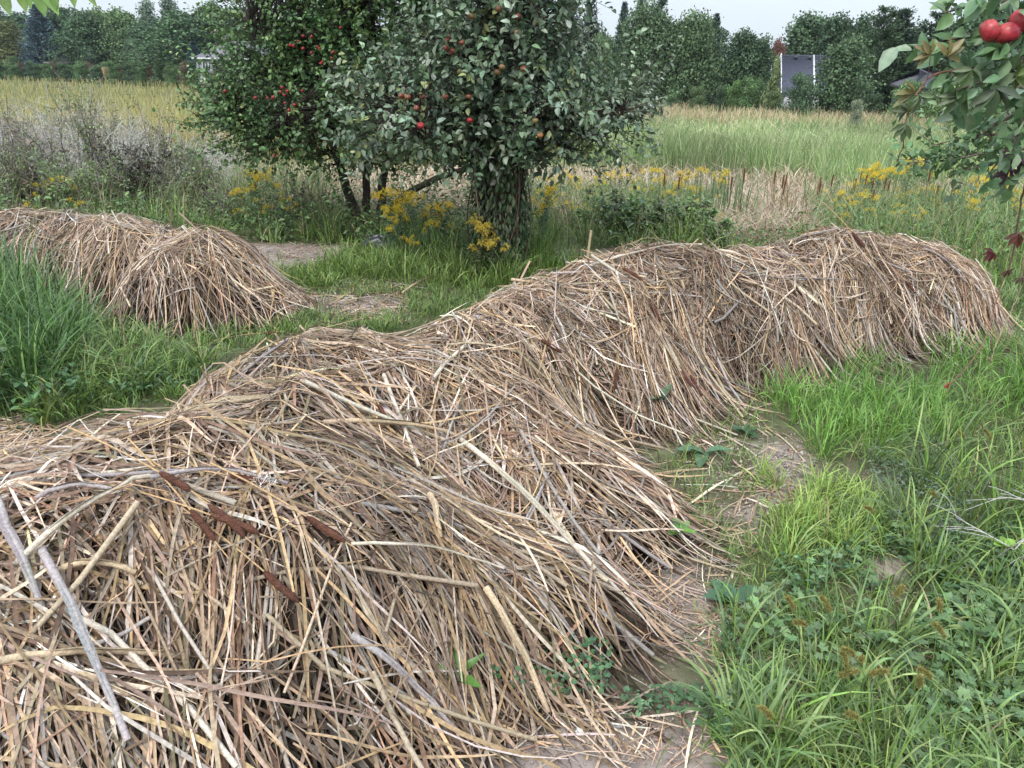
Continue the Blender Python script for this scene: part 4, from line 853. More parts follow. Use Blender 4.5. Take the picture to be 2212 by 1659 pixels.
field(g, 9000, (1780, 2700), (17, 27), (.6, 1.1), GRN, [4, 4, 3, 2, 2], None, .0008)
field(g, 1200, (1150, 2500), (22, 32), (.9, 1.5), GRN, None, None, .0008, cond=lambda x, y, u: noise(x, y, .4, 3) > 0)
tag(g.build('marsh_grass', M_reed), 'pale green marsh grass across the right of the meadow', 'reeds', kind='stuff')
g = Geo()
STB = [(.62, .49, .36), (.54, .42, .30), (.44, .33, .23), (.68, .57, .44)]
dryc = lambda x, y, u: ((u > 560) & (u < 1320)) | ((y > 12) & (u >= 1320) & ((u < 1780) | (y < 19))) | ((u > 1560) & (u < 1730))
field(g, 16000, (480, 2600), (8.6, 24), (.08, .42), STB, None, None, .0009, cond=lambda x, y, u: dryc(x, y, u) & (noise(x, y, .5, 8) > -.9), bend=.8, K=4, lean0=.3)
field(g, 6000, (1540, 1780), (7.6, 16), (.06, .35), STB, None, None, .0009, cond=lambda x, y, u: u > 1560+20*noise(x, y, 2, 5), bend=.9, lean0=.4)
field(g, 5000, (430, 2600), (13, 26), (.2, .6), STB+[(.28, .24, .14)], None, None, .0008, bend=.6)
tag(g.build('reed_stubble', M_reed), 'pinkish tan mown reed stubble in the middle of the meadow', 'stubble', kind='stuff')
g = Geo()
field(g, 5000, (-400, 700), (8.5, 17), (.3, .8), [(.34, .33, .18), (.24, .31, .13), (.18, .26, .10), (.42, .39, .25)], None, None, .0008, bend=.5)
field(g, 9000, (1100, 2700), (8.2, 13.5), (.18, .55), [(.20, .30, .11), (.28, .35, .16), (.40, .37, .23), (.15, .23, .09)], [4, 4, 2, 3], None, .0008, bend=.45, cond=lambda x, y, u: ~((u > 1560) & (u < 1770)) & (((y < 12.5) | (u > 1950)) | (noise(x, y, .6, 4) > .3)))
tag(g.build('meadow_grass', M_reed), 'mixed green and straw coloured meadow grass behind the heaps', 'grass', kind='stuff')
# standing cattail clumps
def clump(u, v, Y, Hpx, n, label, pal, heads=0, spread=.18):
    p = W(u, v, Y); p[2] = zg(p[0], Y); H = Hpx*pxm(Y); root = empty('cattail_clump', tuple(p), label, 'cattails', 'standing cattail clumps'); g = Geo()
    az = rng.random(n)*2*PI; hs = H*rng.uniform(.55, 1.05, n); t = np.linspace(0, 1, 6)[None]; r0 = rng.normal(0, spread, (n, 2)); r = np.abs(rng.normal(0, .13, n))[:, None]*hs[:, None]*t**1.6
    Q = np.stack([r0[:, :1]+r*np.cos(az)[:, None], r0[:, 1:]+r*np.sin(az)[:, None], hs[:, None]*t], -1)
    ribbons(g, Q, rng.uniform(.008, .013, n)[:, None]*np.clip((1-t)*2+.15, 0, 1), pick(pal, n), roll=rng.random((n, 1))*3); g.build('leaf', M_reed, root)['kind'] = 'stuff'
    for k in range(heads):
        a = rng.normal(0, spread, 2); h = H*rng.uniform(.7, .95); g = Geo(); tubes(g, np.array([[[a[0], a[1], 0], [a[0]*1.2, a[1]*1.2, h]]]), np.full((1, 2), .004), np.array([[.22, .2, .1]]), 4); st = g.build('stem', M_reed, root)
        g = Geo(); t8 = np.linspace(0, 1, 8); tubes(g, np.stack([a[0]*1.2+0*t8, a[1]*1.2+0*t8, h-.16+.16*t8], -1)[None], (.011*np.sin(np.linspace(.4, 2.75, 8))**.4)[None], np.array([[.15, .065, .035]]), 7); g.build('seed_head', M_head, root, True)
CT = [(.11, .18, .08), (.08, .14, .06), (.16, .22, .10)]; CB = [(.28, .20, .11), (.22, .15, .09), (.34, .26, .15)]
for u, v, Y, hh in [(1240, 440, 10.5, 70), (1400, 430, 11, 80), (1420, 400, 13, 70), (1620, 420, 12, 60), (1740, 430, 11.5, 75), (1830, 440, 11, 90), (1940, 450, 10.5, 95), (2060, 450, 10.5, 110), (2170, 455, 10.5, 115), (1890, 400, 13, 70), (2030, 410, 13, 80), (1990, 430, 11.5, 90)]:
    tagc = 'thin stand of dark green cattail blades among the meadow goldenrod'; clump(u, v, Y, hh, 26, tagc, CT+CB[:1], 1, .25)
clump(1505, 480, 9.4, 125, 45, 'green cattail leaves rising left of the bare stubble gap', CT, 1)
clump(1565, 500, 9.2, 155, 60, 'tall dark green cattail clump at the left side of the stubble gap', CT, 2)
clump(1455, 470, 10, 110, 30, 'thin green cattail stand among goldenrod', CT, 1)
clump(1690, 500, 9.2, 135, 45, 'reddish brown dried cattail clump right of the stubble gap', CB, 3, .12)
clump(1790, 450, 10.5, 110, 40, 'brown and green cattail stand with dark heads behind the fourth heap', CB+CT, 5, .35)
clump(1880, 440, 11, 95, 40, 'cattail stand with dark heads directly behind the far right heap crest', CT+CB, 4, .35)
clump(2010, 460, 10, 130, 60, 'green cattail clump behind the far right heap', CT, 1, .3)
clump(2120, 460, 10.2, 120, 50, 'rightmost green cattail clump by the frame edge', CT, 1, .3)
clump(455, 290, 17, 110, 160, 'dark green cattail clump at the left edge of the crab apple', CT, 0, .7)
clump(1340, 400, 12.5, 60, 50, 'small brown cattail stand behind the bramble', CB, 2, .5)
# ================================================================== TREE LINE
def far_broad(seed, H=12.0, R=5.0, nl=11, n=9000, size=(.22, .42), low=.12, conic=0.0, name='broadleaf_tree', col=(.085, .135, .07)):
    r = np.random.default_rng(seed); root = empty(name, (0, 0, -900), 'x', 'tree'); lob = []
    for k in range(nl):
        z = H*(low+.12+(.80-low)*(k+.5)/nl); f = z/H; w = (math.sin(min(1, (f-low)/(1-low)+.22)*PI*.86)**.6 if not conic else max(.12, 1-f)*1.1); a = k*2.4+r.uniform(-.5, .5)
        off = R*w*r.uniform(.25, .62); lob.append((math.cos(a)*off, math.sin(a)*off, z, R*w*r.uniform(.42, .62), R*w*r.uniform(.42, .62), H*r.uniform(.09, .15)))
        lob.append((math.cos(a+2)*off*.5, math.sin(a+2)*off*.5, z+.05*H, R*w*.5, R*w*.5, H*.11))
    A = np.array(lob); k = r.integers(0, len(A), n); d = unit(r.normal(size=(n, 3))+np.array([0, 0, .25])); P = A[k, :3]+d*A[k, 3:]*(1+.22*r.normal(size=(n, 1)))*r.uniform(.75, 1.05, (n, 1))
    g = Geo(); q = noise(P[:, 0]*.9+P[:, 2], P[:, 1]*.9-P[:, 2], .5, seed)[:, None]
    leaves(g, P, rdir(n), d+rdir(n)*.7, r.uniform(*size, n), 1.0, np.clip(np.array(col)*(1+.35*q)*np.exp(r.normal(0, .24, (n, 1))), .01, .5), 'quad'); g.build('crown', M_far, root)  # tone noise also paints bright-lit leaf clumps into the crown colour
    g = Geo(); t = np.linspace(0, 1, 8)[:, None]; tubes(g, (np.array([0, 0, H*.8])*t+np.array([.2, .1, 0])*np.sin(t*4))[None], (.022*H*(1-.75*t[:, 0]))[None], np.array([[.09, .075, .06]]), 7)
    for l in lob[::2]:
        b = np.array([0, 0, l[2]*.7]); tubes(g, (b+(np.array(l[:3])-b)*t)[None], (.008*H*(1-.7*t[:, 0]))[None], np.array([[.10, .085, .07]]), 5)
    g.build('trunk', M_bark, root, True); return root, H, R*2
def far_conifer(seed, H=12.0, R=3.2, tiers=26, dens=34, col=(.10, .135, .125), droop=-.25, pine=False, name='spruce_tree'):
    r = np.random.default_rng(seed); root = empty(name, (0, 0, -900), 'x', 'tree'); g = Geo(); gb = Geo(); t = np.linspace(0, 1, 9)[None, :, None]
    for k in range(tiers):
        f = (k+.5)/tiers; z = H*(.04+.95*f); rad = R*(1-f)**.85+.12*H*.1
        if pine: rad = R*(.45+.55*math.sin(min(1, (f*1.05))*PI)**.7)*r.uniform(.55, 1.1)*(1.05-f*.55)
        m = max(5, int(dens*(.35+.65*rad/R)*(0.5 if pine else 1))); a = r.random(m)*2*PI; L = rad*r.uniform(.6, 1.1, m); up = (r.uniform(.15, .8, m) if pine else np.full(m, droop)+.35*f)
        P = np.array([0, 0, z])+np.stack([np.cos(a), np.sin(a), up*.6], -1)[:, None]*L[:, None, None]*t+np.array([0, 0, .35 if not pine else .3])*L[:, None, None]*t**2.5
        tubes(gb, P, .012*L[:, None]*np.linspace(1, .3, 9)[None], var((.08, .07, .06), m), 3, False)
        c = 5 if not pine else 8; B = np.repeat(P[:, 2:].reshape(-1, 3), c, 0)+r.normal(0, .07 if not pine else .14, (m*7*c, 3)); dd = np.repeat(np.repeat(unit(P[:, -1]-P[:, 0]), 7, 0), c, 0)
        leaves(g, B, dd+rdir(len(B))*.9, np.array([0, 0, 1.0])+rdir(len(B))*.6, r.uniform(.18, .38, len(B)), .5, np.clip(np.array(col)*np.exp(r.normal(0, .22, (len(B), 1))), .01, .5), 'quad')
    tubes(gb, np.array([[[0, 0, 0], [.05, 0, H*.5], [0, 0, H]]]), np.array([[.02*H, .011*H, .002*H]]), np.array([[.09, .075, .06]]), 7, False)
    g.build('crown', M_far, root); gb.build('trunk', M_bark, root); return root, H, R*2
PR = {'oak': far_broad(1), 'maple': far_broad(2, R=5.5, nl=13, low=.05), 'ash': far_broad(3, R=4.5, nl=12), 'locust': far_broad(4, R=7.5, nl=16, low=.0, n=13000, size=(.2, .38), col=(.085, .13, .065)),
      'poplar': far_broad(5, R=2.4, nl=12, n=4500, size=(.18, .34), col=(.13, .17, .11)), 'round': far_broad(6, H=6, R=3.4, nl=9, n=7000, size=(.13, .24), low=-.1, col=(.09, .135, .075)),
      'pale': far_broad(7, H=5, R=2.4, nl=9, n=4500, size=(.12, .22), low=-.1, conic=1, col=(.20, .27, .14)), 'spruce': far_conifer(8), 'spruce2': far_conifer(9, R=3.6, tiers=22, col=(.07, .10, .09)),
      'pine': far_conifer(10, R=3.6, tiers=20, dens=26, pine=True, col=(.07, .11, .065), name='pine_tree'), 'pine2': far_conifer(11, R=3.0, tiers=24, dens=22, pine=True, col=(.07, .105, .07), name='pine_tree')}
pused = {}
def ft(kind, u, vt, wpx, extra, label, tint=(1, 1, 1), sh=False, cat=None):
    """a tree whose top stands at photo height vt, EXTRA metres beyond the edge of the marsh"""
    xr = (u-CW/2)/FPX/.95; Y = float(FARD(xr))+extra; p = W(u, vt, Y); zb = -4.05 if Y > 60 else float(zg(p[0], Y)); top = p[2]; p[2] = zb
    root, H, Wd = PR[kind]; H = H*.97; s = 1.3*wpx*pxm(Y)/Wd; sz = (top-zb)/H; rz = rng.uniform(0, 2*PI)
    if kind not in pused: pused[kind] = 1; o = root; o.location = p; o.rotation_euler = (0, 0, rz); o.scale = (s, s, sz); o['label'] = label; [setattr(c, 'color', (*tint, 1)) for c in o.children if c.name.startswith('crown')]
    else:
        o = copy_thing(root, p, rz, (s, s, sz), label)
        for c in o.children:
            if c.name.startswith('crown'): c.color = (*tint, 1)
    if cat: o['category'] = cat
    if sh: o['group'] = sh
    return o
LT = (1.35, 1.3, 1.1); DK = (.8, .82, .85); BL = (1.1, 1.25, 1.6)
for a in [
    ('oak', 10, 52, 85, 2, 'olive-brown leaved round tree at the left frame edge', (1.6, 1.15, .9)), ('oak', -30, 18, 90, 14, 'dark tree crown behind the olive-brown edge tree', DK),
    ('spruce', 75, 13, 92, 1, 'big blue spruce near the left frame edge', BL), ('oak', 125, 20, 110, 16, 'dark oak rising right behind the big blue spruce', DK),
    ('maple', 175, 34, 120, 5, 'wide dark oak between the blue spruce and the paler trees', (.85, .9, .85)), ('ash', 215, 30, 90, 22, 'paler green tree behind the wide dark oak', LT),
    ('ash', 262, 31, 95, 12, 'light green feathery tree at the middle of the left tree line', LT), ('poplar', 313, 8, 45, 32, 'loose tall poplar standing left of the tallest one', (1.0, 1.05, 1.1)),
    ('poplar', 362, -2, 50, 32, 'tallest poplar crown sticking up over the left tree line', (1.0, 1.05, 1.1)), ('maple', 385, 36, 175, 3, 'largest dark maple of the left tree line, below the poplars', (.9, .95, .9)),
    ('ash', 455, 18, 95, 14, 'tree top above the hip roofed house', (1.1, 1.1, 1)), ('oak', 520, 30, 95, 18, 'tree behind the right end of the hip roof'), ('oak', 300, 60, 90, 8, 'dark mid-height tree below the tall poplars', DK),
    ('round', 182, 107, 58, 0, 'small dark round tree in front of the beige house', DK), ('round', 285, 92, 52, -1, 'grey-green bushy small tree left of the pale shrubs', (1.1, 1.1, 1.1)),
    ('round', 310, 122, 60, -4, 'rounded mid-green shrub left of the bright pale one', (1.25, 1.2, 1.2)), ('pale', 340, 112, 52, -5, 'bright pale green pointed shrub at the marsh edge'),
    ('spruce2', 417, 92, 60, -3, 'small dark blue spruce just left of the hip roofed house', (1.0, 1.15, 1.4)), ('round', 28, 124, 28, -3, 'little round green bush left of the blue spruce', (1.3, 1.4, 1)),
    ('round', 462, 124, 34, -6, 'green bush before the left corner of the hip roofed house', (1.2, 1.25, 1)), ('ash', 495, 122, 44, -5, 'leafy small tree hiding the wall below the hip roof', (1.1, 1.1, 1)),
    ('pine', 1225, 5, 120, 10, 'tall dark pine close behind the apple tree crown', DK), ('pine2', 1278, 10, 80, 14, 'pine with slanting upswept boughs right of the apple tree', DK), ('round', 1300, 84, 75, -3, 'soft pale green conical tree below the upswept pine', (1.3, 1.25, 1.1)),
    ('spruce', 1350, 12, 60, 18, 'narrow pointed spruce top above the broad tree'), ('pine2', 1383, 2, 45, 22, 'thin spruce-like pine with the second pointed top', (1.1, 1.15, 1.2)), ('pine', 1432, -14, 62, 20, 'dark bushy pine top cut off by the upper frame edge', DK),
    ('locust', 1400, 24, 175, 4, 'broadest spreading tree right of the apple tree, left half of the mass'), ('locust', 1500, 42, 170, 5, 'spreading tree joined to the right side of the broadest one', (1.05, 1.05, 1)),
    ('spruce2', 1549, 35, 60, 16, 'pointed conifer top at the right end of the broad mass'), ('oak', 1525, 52, 70, 20, 'tree top between the broad mass and the pointed conifer', DK), ('oak', 1612, 78, 100, 8, 'dark tree left of the slate roofed house', DK), ('maple', 1650, 92, 80, 10, 'lower dark tree beside the purple one', DK),
    ('ash', 1684, 96, 44, 18, 'purple-leaved tree left above the slate roof', (1.9, .62, .95)), ('oak', 1750, 42, 125, 26, 'large oak with open crown directly behind the slate roof'), ('oak', 1815, 46, 110, 24, 'oak between the open crowned one and the big pines', DK), ('maple', 1870, 50, 90, 20, 'dark tree behind the round topped one', DK),
    ('pine', 1915, 25, 130, 9, 'biggest pine right of the round topped tree', (1.15, 1.15, 1)), ('pine2', 1955, 30, 110, 12, 'second pine beside the biggest one'), ('pine', 2030, 36, 140, 14, 'pine partly hidden by the near apple leaves'), ('maple', 2110, 28, 160, 12, 'dark tree behind the near red apples', DK), ('oak', 2200, 20, 160, 12, 'tree at the right frame edge behind the apple bough', DK), ('oak', 2290, 20, 160, 12, 'tree just beyond the right frame edge', DK),
    ('maple', 1835, 96, 138, -3, 'round topped tree covering the right end of the slate roofed house', (1.15, 1.12, 1.1)), ('round', 1735, 166, 80, -7, 'dense round grey-green shrub below the slate roof', (.95, 1.0, 1.0)), ('pale', 1680, 130, 58, -4, 'yellow-green loose shrub over the left gable', (1.0, .92, .8)),
    ('round', 1625, 172, 70, -5, 'low green bush right of the broad mass at the marsh edge', (1.1, 1.2, .9)), ('round', 1590, 180, 45, -5, 'small bright bush at the foot of the broad mass', (1.3, 1.4, .9)), ('round', 1965, 180, 80, -5, 'bright green bush at the foot of the biggest pine', (1.3, 1.4, 1.0)),
    ('round', 2055, 165, 100, -6, 'grapevine covered mound left of the near boughs', (1.4, 1.5, 1.0)), ('round', 2140, 175, 110, -6, 'green thicket at the marsh edge behind the creeper', (1.2, 1.3, .9)), ('round', 1855, 220, 36, -24, 'lone pale grey shrub standing out in the marsh', (2.6, 2.0, 2.4)),
]:
    ft(*a[:6], tint=a[6] if len(a) > 6 else (1, 1, 1), cat='shrub' if ('shrub' in a[5] or 'bush' in a[5] or 'thicket' in a[5] or 'mound' in a[5]) else None)
for i in range(34):
    u = -120+i*75+rng.uniform(-15, 15); e = 55 if u < 700 else 45; vt = 48+12*math.sin(i*2.1) if u < 1150 else (70+15*math.sin(i*1.7) if u < 1580 else (118 if u < 1700 else 70))
    ft(['oak', 'maple', 'ash'][i % 3], u, vt, 120, e, 'tree deep in the dense wood behind the front row of trees', (.85, .9, .9), sh='wood behind the front row')
for i in range(30):
    u = -40+i*17.5; ft('round', u, 138+5*math.sin(i*1.9), 34, -6+2*math.sin(i*3), 'low clipped bush in the garden edging along the left marsh edge', [(1.2, 1.35, 1), (1.5, .8, .9), (.9, 1, .9), (1.5, 1.5, 1.2)][i % 4], sh='garden edge bushes', cat='bush')
for i in range(0, 34, 2):
    u = 1290+i*27.5; b = np.interp(u, [1290, 1560, 1760, 2212], [198, 203, 212, 222]); ft('round', u, b-9+5*math.sin(i*2.3), 46, -3+2*math.sin(i*3), 'low scrub bush at the foot of the right tree line', [(1.1, 1.2, 1), (.8, .85, .8), (1.3, 1.25, 1.0)][i % 3], sh='scrub along the right marsh edge', cat='bush')
for i, u in enumerate((224, 234, 241)):
    Y = float(FARD((u-CW/2)/FPX/.95))-7; p = W(u, 146, Y); top = p[2]; p[2] = -4.0; root = empty('ornamental_grass', tuple(p), ['left', 'middle', 'right'][i]+' one of three tan ornamental grass plumes at the far marsh edge', 'ornamental grass', 'tan grass plumes')
    g = Geo(); n = 260; a = rng.random(n)*2*PI; H = (top+4.0)*rng.uniform(.75, 1.05, n); t = np.linspace(0, 1, 4)[None]; r = rng.uniform(.1, .55, n)[:, None]*t
    ribbons(g, np.stack([r*np.cos(a)[:, None], r*np.sin(a)[:, None], H[:, None]*t], -1), np.full((n, 4), .09), var((.50, .36, .20), n, .15)); g.build('blade', M_reed, root)['kind'] = 'stuff'
# ================================================================== HOUSES
def box(g, x0, x1, y0, y1, z0, z1, c):
    v = [(x, y, z) for z in (z0, z1) for y in (y0, y1) for x in (x0, x1)]; g.add(v, c, f4=[(0, 2, 3, 1), (4, 5, 7, 6), (0, 1, 5, 4), (2, 6, 7, 3), (0, 4, 6, 2), (1, 3, 7, 5)])
def slab(g, pts, th, c):
    p = np.array(pts, float); n = unit(np.cross(p[1]-p[0], p[2]-p[0])); k = len(p); v = np.concatenate([p, p-n*th])
    f4 = [(i, (i+1) % k, (i+1) % k+k, i+k) for i in range(k)]; q = [tuple(range(k)), tuple(range(2*k-1, k-1, -1))]
    if k == 4: g.add(v, c, f4=f4+q)
    else: g.add(v, c, f3=q, f4=f4)
M_roof = mat('shingle', .9, .15, 0, 6, .25)
def window(root, x, y, z, w_, h_, ax='y', trim=(.75, .75, .75)):
    g = Geo(); a = .09
    for (x0, x1, z0, z1) in [(x-w_/2-a, x-w_/2, z-a, z+h_+a), (x+w_/2, x+w_/2+a, z-a, z+h_+a), (x-w_/2, x+w_/2, z-a, z), (x-w_/2, x+w_/2, z+h_, z+h_+a), (x-.03, x+.03, z, z+h_)]: box(g, x0, x1, y-.06, y+.01, z0, z1, trim)
    o = g.build('window', M_plain, root); g = Geo(); box(g, x-w_/2, x+w_/2, y-.02, y+.005, z, z+h_, (.05, .06, .07)); g.build('pane', M_leaf, o)
def hiphouse(u, v, Y, w_, d_, eave, rise, rz, label, wall, roofc, hip=True, name='house', base=-4.0, vents=0, trim=(.72, .73, .75)):
    p = W(u, v, Y); p[2] = base; root = empty(name, tuple(p), label, 'house'); root.rotation_euler = (0, 0, rz); X, D = w_/2, d_/2
    g = Geo(); box(g, -X, X, -D, D, 0, eave, wall); 
    if not hip: g.add([(-X, -D, eave), (-X, D, eave), (-X, 0, eave+rise-.02), (X, -D, eave), (X, D, eave), (X, 0, eave+rise-.02)], wall, f3=[(0, 1, 2), (3, 5, 4)])
    g.build('wall', M_plain, root); g = Geo(); o_ = .45; h = d_*.5 if hip else 0; e = eave-.08; r = eave+rise; Xo, Do = X+o_, D+o_
    if hip:
        slab(g, [(-Xo, -Do, e), (Xo, -Do, e), (X-h, 0, r), (-X+h, 0, r)], .12, roofc); slab(g, [(Xo, Do, e), (-Xo, Do, e), (-X+h, 0, r), (X-h, 0, r)], .12, roofc)
        slab(g, [(Xo, -Do, e), (Xo, Do, e), (X-h, 0, r)], .12, roofc); slab(g, [(-Xo, Do, e), (-Xo, -Do, e), (-X+h, 0, r)], .12, roofc)
    else:
        slab(g, [(-Xo, -Do, e-.25), (Xo, -Do, e-.25), (Xo, 0, r), (-Xo, 0, r)], .16, roofc); slab(g, [(Xo, Do, e-.25), (-Xo, Do, e-.25), (-Xo, 0, r), (Xo, 0, r)], .16, roofc)
    rf = g.build('roof', M_roof, root); g = Geo(); wt = trim
    if hip:
        for (x0, x1, y0, y1) in [(-Xo-.03, Xo+.03, -Do-.06, -Do), (-Xo-.03, Xo+.03, Do, Do+.06), (-Xo-.06, -Xo, -Do, Do), (Xo, Xo+.06, -Do, Do)]: box(g, x0, x1, y0, y1, e-.24, e+.02, wt)
    else:
        for x in (-Xo-.1, Xo+.02):
            for s in (-1, 1): g = Geo(); slab(g, [(x, s*(Do+.05), e-.30), (x+.10, s*(Do+.05), e-.30), (x+.10, s*.0, r+.04), (x, s*.0, r+.04)], .30, wt); g.build('rake_trim', M_plain, root)
    if hip: g.build('fascia', M_plain, root)
    for k in range(vents):
        g = Geo(); x = -X+1.2+k*1.6; box(g, x-.15, x+.15, -.75, -.45, r-.55, r-.18, (.08, .08, .10)); g.build('roof_vent', M_plain, rf)
    return root
Y1 = 150; h1 = hiphouse(520, 120, Y1, 13, 9, 5.9, 3.1, math.radians(-14), 'pale grey house with a grey hip roof, partly behind the crab apple at left', (.27, .29, .33), (.17, .165, .18))
z1 = W(500, 88, Y1)[2]+4.0; h1.scale = (1, 1, z1/9.0)
for x in (-4.6, -2.4, 1.5): window(h1, x, -4.5, 3.6, 1.1, 1.4); window(h1, x, -4.5, .9, 1.1, 1.5)
h2 = hiphouse(1795, 120, 99, 10.6, 8.0, 3.6, 5.0, math.radians(-10), 'house with steep slate-blue roof and white rake trim among trees at right', (.62, .63, .66), (.075, .08, .11), False, vents=5)
h2.scale = (1, 1, (W(1740, 119, 101)[2]+4.0)/8.6)
g = Geo(); slab(g, [(-2.1, -4.47, 3.27), (-1.9, -4.47, 3.27), (-1.9, -.05, 8.66), (-2.1, -.05, 8.66)], .10, (.72, .73, .75)); g.build('valley_trim', M_plain, h2)
for x in (-2.5, 0, 2.5): window(h2, x, -4.0, 1.2, 1.1, 1.5)
h3 = hiphouse(1697, 128, 101, 3.0, 6.0, 3.6, 4.6, math.radians(4), 'small steep gabled wing left of the slate-blue roof', (.62, .63, .66), (.075, .08, .11), False)
h3.scale = (1, 1, (W(1697, 128, 101)[2]+4.0)/8.2); window(h3, 0, -3.0, 1.2, .9, 1.4)
h4 = hiphouse(137, 120, 186, 5.5, 6, 3.2, 1.1, math.radians(6), 'beige house end glimpsed right of the big blue spruce', (.42, .37, .35), (.07, .08, .07), trim=(.2, .19, .18))
h4.scale = (1, 1, (W(137, 119, 186)[2]+4.0)/4.3); window(h4, -.9, -3.0, 1.1, 1.0, 1.0)
h5 = hiphouse(2000, 160, 82, 3.6, 5, 3.4, 1.2, 0, 'plain grey wall of a house glimpsed behind the near creeper leaves', (.27, .27, .32), (.10, .10, .12), trim=(.2, .2, .22))
h5.scale = (1, 1, (W(2000, 148, 80)[2]+4.0)/4.6); window(h5, -.6, -2.5, .9, .8, .9)
# ================================================================== NEAR APPLE BOUGH
def pt(u, v, Y): return W(u, v, Y)
tb = np.array([2.75, 3.3, 0]); near_t = empty('apple_tree', tuple(tb), 'near apple tree reaching in from the right edge with glossy leaves and bright red apples', 'tree')
gt, gw, gl = Geo(), Geo(), Geo(); tt = np.linspace(0, 1, 12)[:, None]
P = np.array([2.75, 3.3, -.05])+np.array([-.12, -.1, 2.5])*tt+np.array([.05, .02, 0])*np.sin(tt*6); tubes(gt, P[None], np.linspace(.085, .045, 12)[None], np.array([[.09, .075, .065]]), 10)
NAP = [(.12, .21, .09), (.09, .17, .075), (.15, .25, .11), (.22, .30, .19)]
BR_ = [([(2290, -60), (2240, 20), (2160, 60), (2060, 85), (1975, 100)], 2.75, 9, .085, .56), ([(2300, -80), (2240, -20), (2160, 5), (2090, 15), (2030, 30)], 2.8, 7, .08, .56),
       ([(2300, 90), (2240, 100), (2150, 130), (2080, 150), (2020, 165)], 2.8, 9, .08, .6), ([(2300, 160), (2250, 170), (2180, 200), (2120, 215), (2070, 240)], 2.9, 9, .075, .6), ([(2290, 60), (2230, 110), (2170, 160), (2110, 180), (2050, 200)], 2.65, 9, .075, .6),
       ([(2310, 240), (2250, 250), (2200, 290), (2170, 330), (2140, 370)], 2.85, 9, .07, .55), ([(2310, 300), (2260, 320), (2220, 350), (2190, 390), (2165, 400)], 2.9, 7, .07, .5), ([(2310, 200), (2250, 230), (2200, 240), (2150, 270), (2110, 300)], 2.95, 8, .06, .6),
       ([(2300, 0), (2250, 30), (2200, 60), (2180, 100), (2140, 120)], 2.6, 7, .08, .6), ([(2320, 120), (2270, 160), (2230, 220), (2200, 270), (2190, 330)], 2.7, 9, .075, .6), ([(2300, -60), (2230, -50), (2180, -30), (2130, -20), (2080, -15)], 2.7, 7, .08, .56)]
for uv, Y, nl, ll, wr in BR_:
    c = np.array([pt(a, b, Y) for a, b in uv]); x = np.linspace(0, 4, 16); Q = np.stack([np.interp(x, range(5), c[:, k]) for k in range(3)], -1); Q[1:-1] = (Q[:-2]+2*Q[1:-1]+Q[2:])/4
    j = np.argmin(((P-Q[0]-np.array([0, 0, -.3]))**2).sum(1)); Q = np.concatenate([P[j:j+1], Q]); tubes(gw, Q[None], np.linspace(.012, .0025, 17)[None], np.array([[.13, .10, .085]]), 6, False)
    m = nl*4; s = rng.uniform(3, 15.9, m); k = s.astype(int); f = (s-k)[:, None]; b = Q[k]*(1-f)+Q[np.minimum(k+1, 16)]*f+rng.normal(0, .022, (m, 3)); T = unit(Q[-1]-Q[3])
    d = T*rng.uniform(.0, .9, (m, 1))+rdir(m)*.8+np.array([0, 0, -.15]); leaves(gl, b, d, np.array([0, -.5, .8])+rdir(m)*.6, ll*rng.uniform(.6, 1.1, m), wr*rng.uniform(.85, 1.1, m), pick(NAP, m, [4, 4, 3, 1.5], .14), 'ovate')
for uv, Y in [([(2320, 330), (2230, 320), (2130, 330), (2060, 345), (1960, 352)], 3.3), ([(2320, 300), (2220, 290), (2120, 290), (2070, 300), (2000, 318)], 3.4), ([(2320, 360), (2230, 350), (2150, 350), (2080, 370), (2040, 385)], 3.3), ([(2320, 270), (2240, 270), (2180, 265), (2120, 270), (2080, 262)], 3.4)]:
    c = np.array([pt(a, b, Y) for a, b in uv]); x = np.linspace(0, 4, 16); Q = np.stack([np.interp(x, range(5), c[:, k]) for k in range(3)], -1); Q = np.concatenate([P[7:8], Q]); tubes(gw, Q[None], np.linspace(.010, .0015, 17)[None], np.array([[.13, .10, .085]]), 5, False)
    m = 18; k = rng.integers(5, 16, m); shoots(gl, gw, Q[k], unit(rdir(m)+(Q[-1]-Q[1])*1.2+np.array([0, 0, .1])), rng.uniform(.08, .2, m), 8, .042, .55, NAP, r=.0015, wts=[4, 4, 2, .5], wood=(.13, .10, .08))
for G in (gt, gw, gl):
    for q in G.v: q -= tb
gt.build('trunk', M_bark, near_t, True); gw.build('branches', M_bark, near_t, True); gl.build('foliage', M_leaf, near_t, True)
for (u, v, r) in [(2138, 66, .034), (2174, 74, .040), (2207, 44, .037), (2240, 60, .036)]: apple_fruit(near_t, pt(u, v, 2.62)-tb, r, ((.40, .025, .045), (.34, .045, .045)))
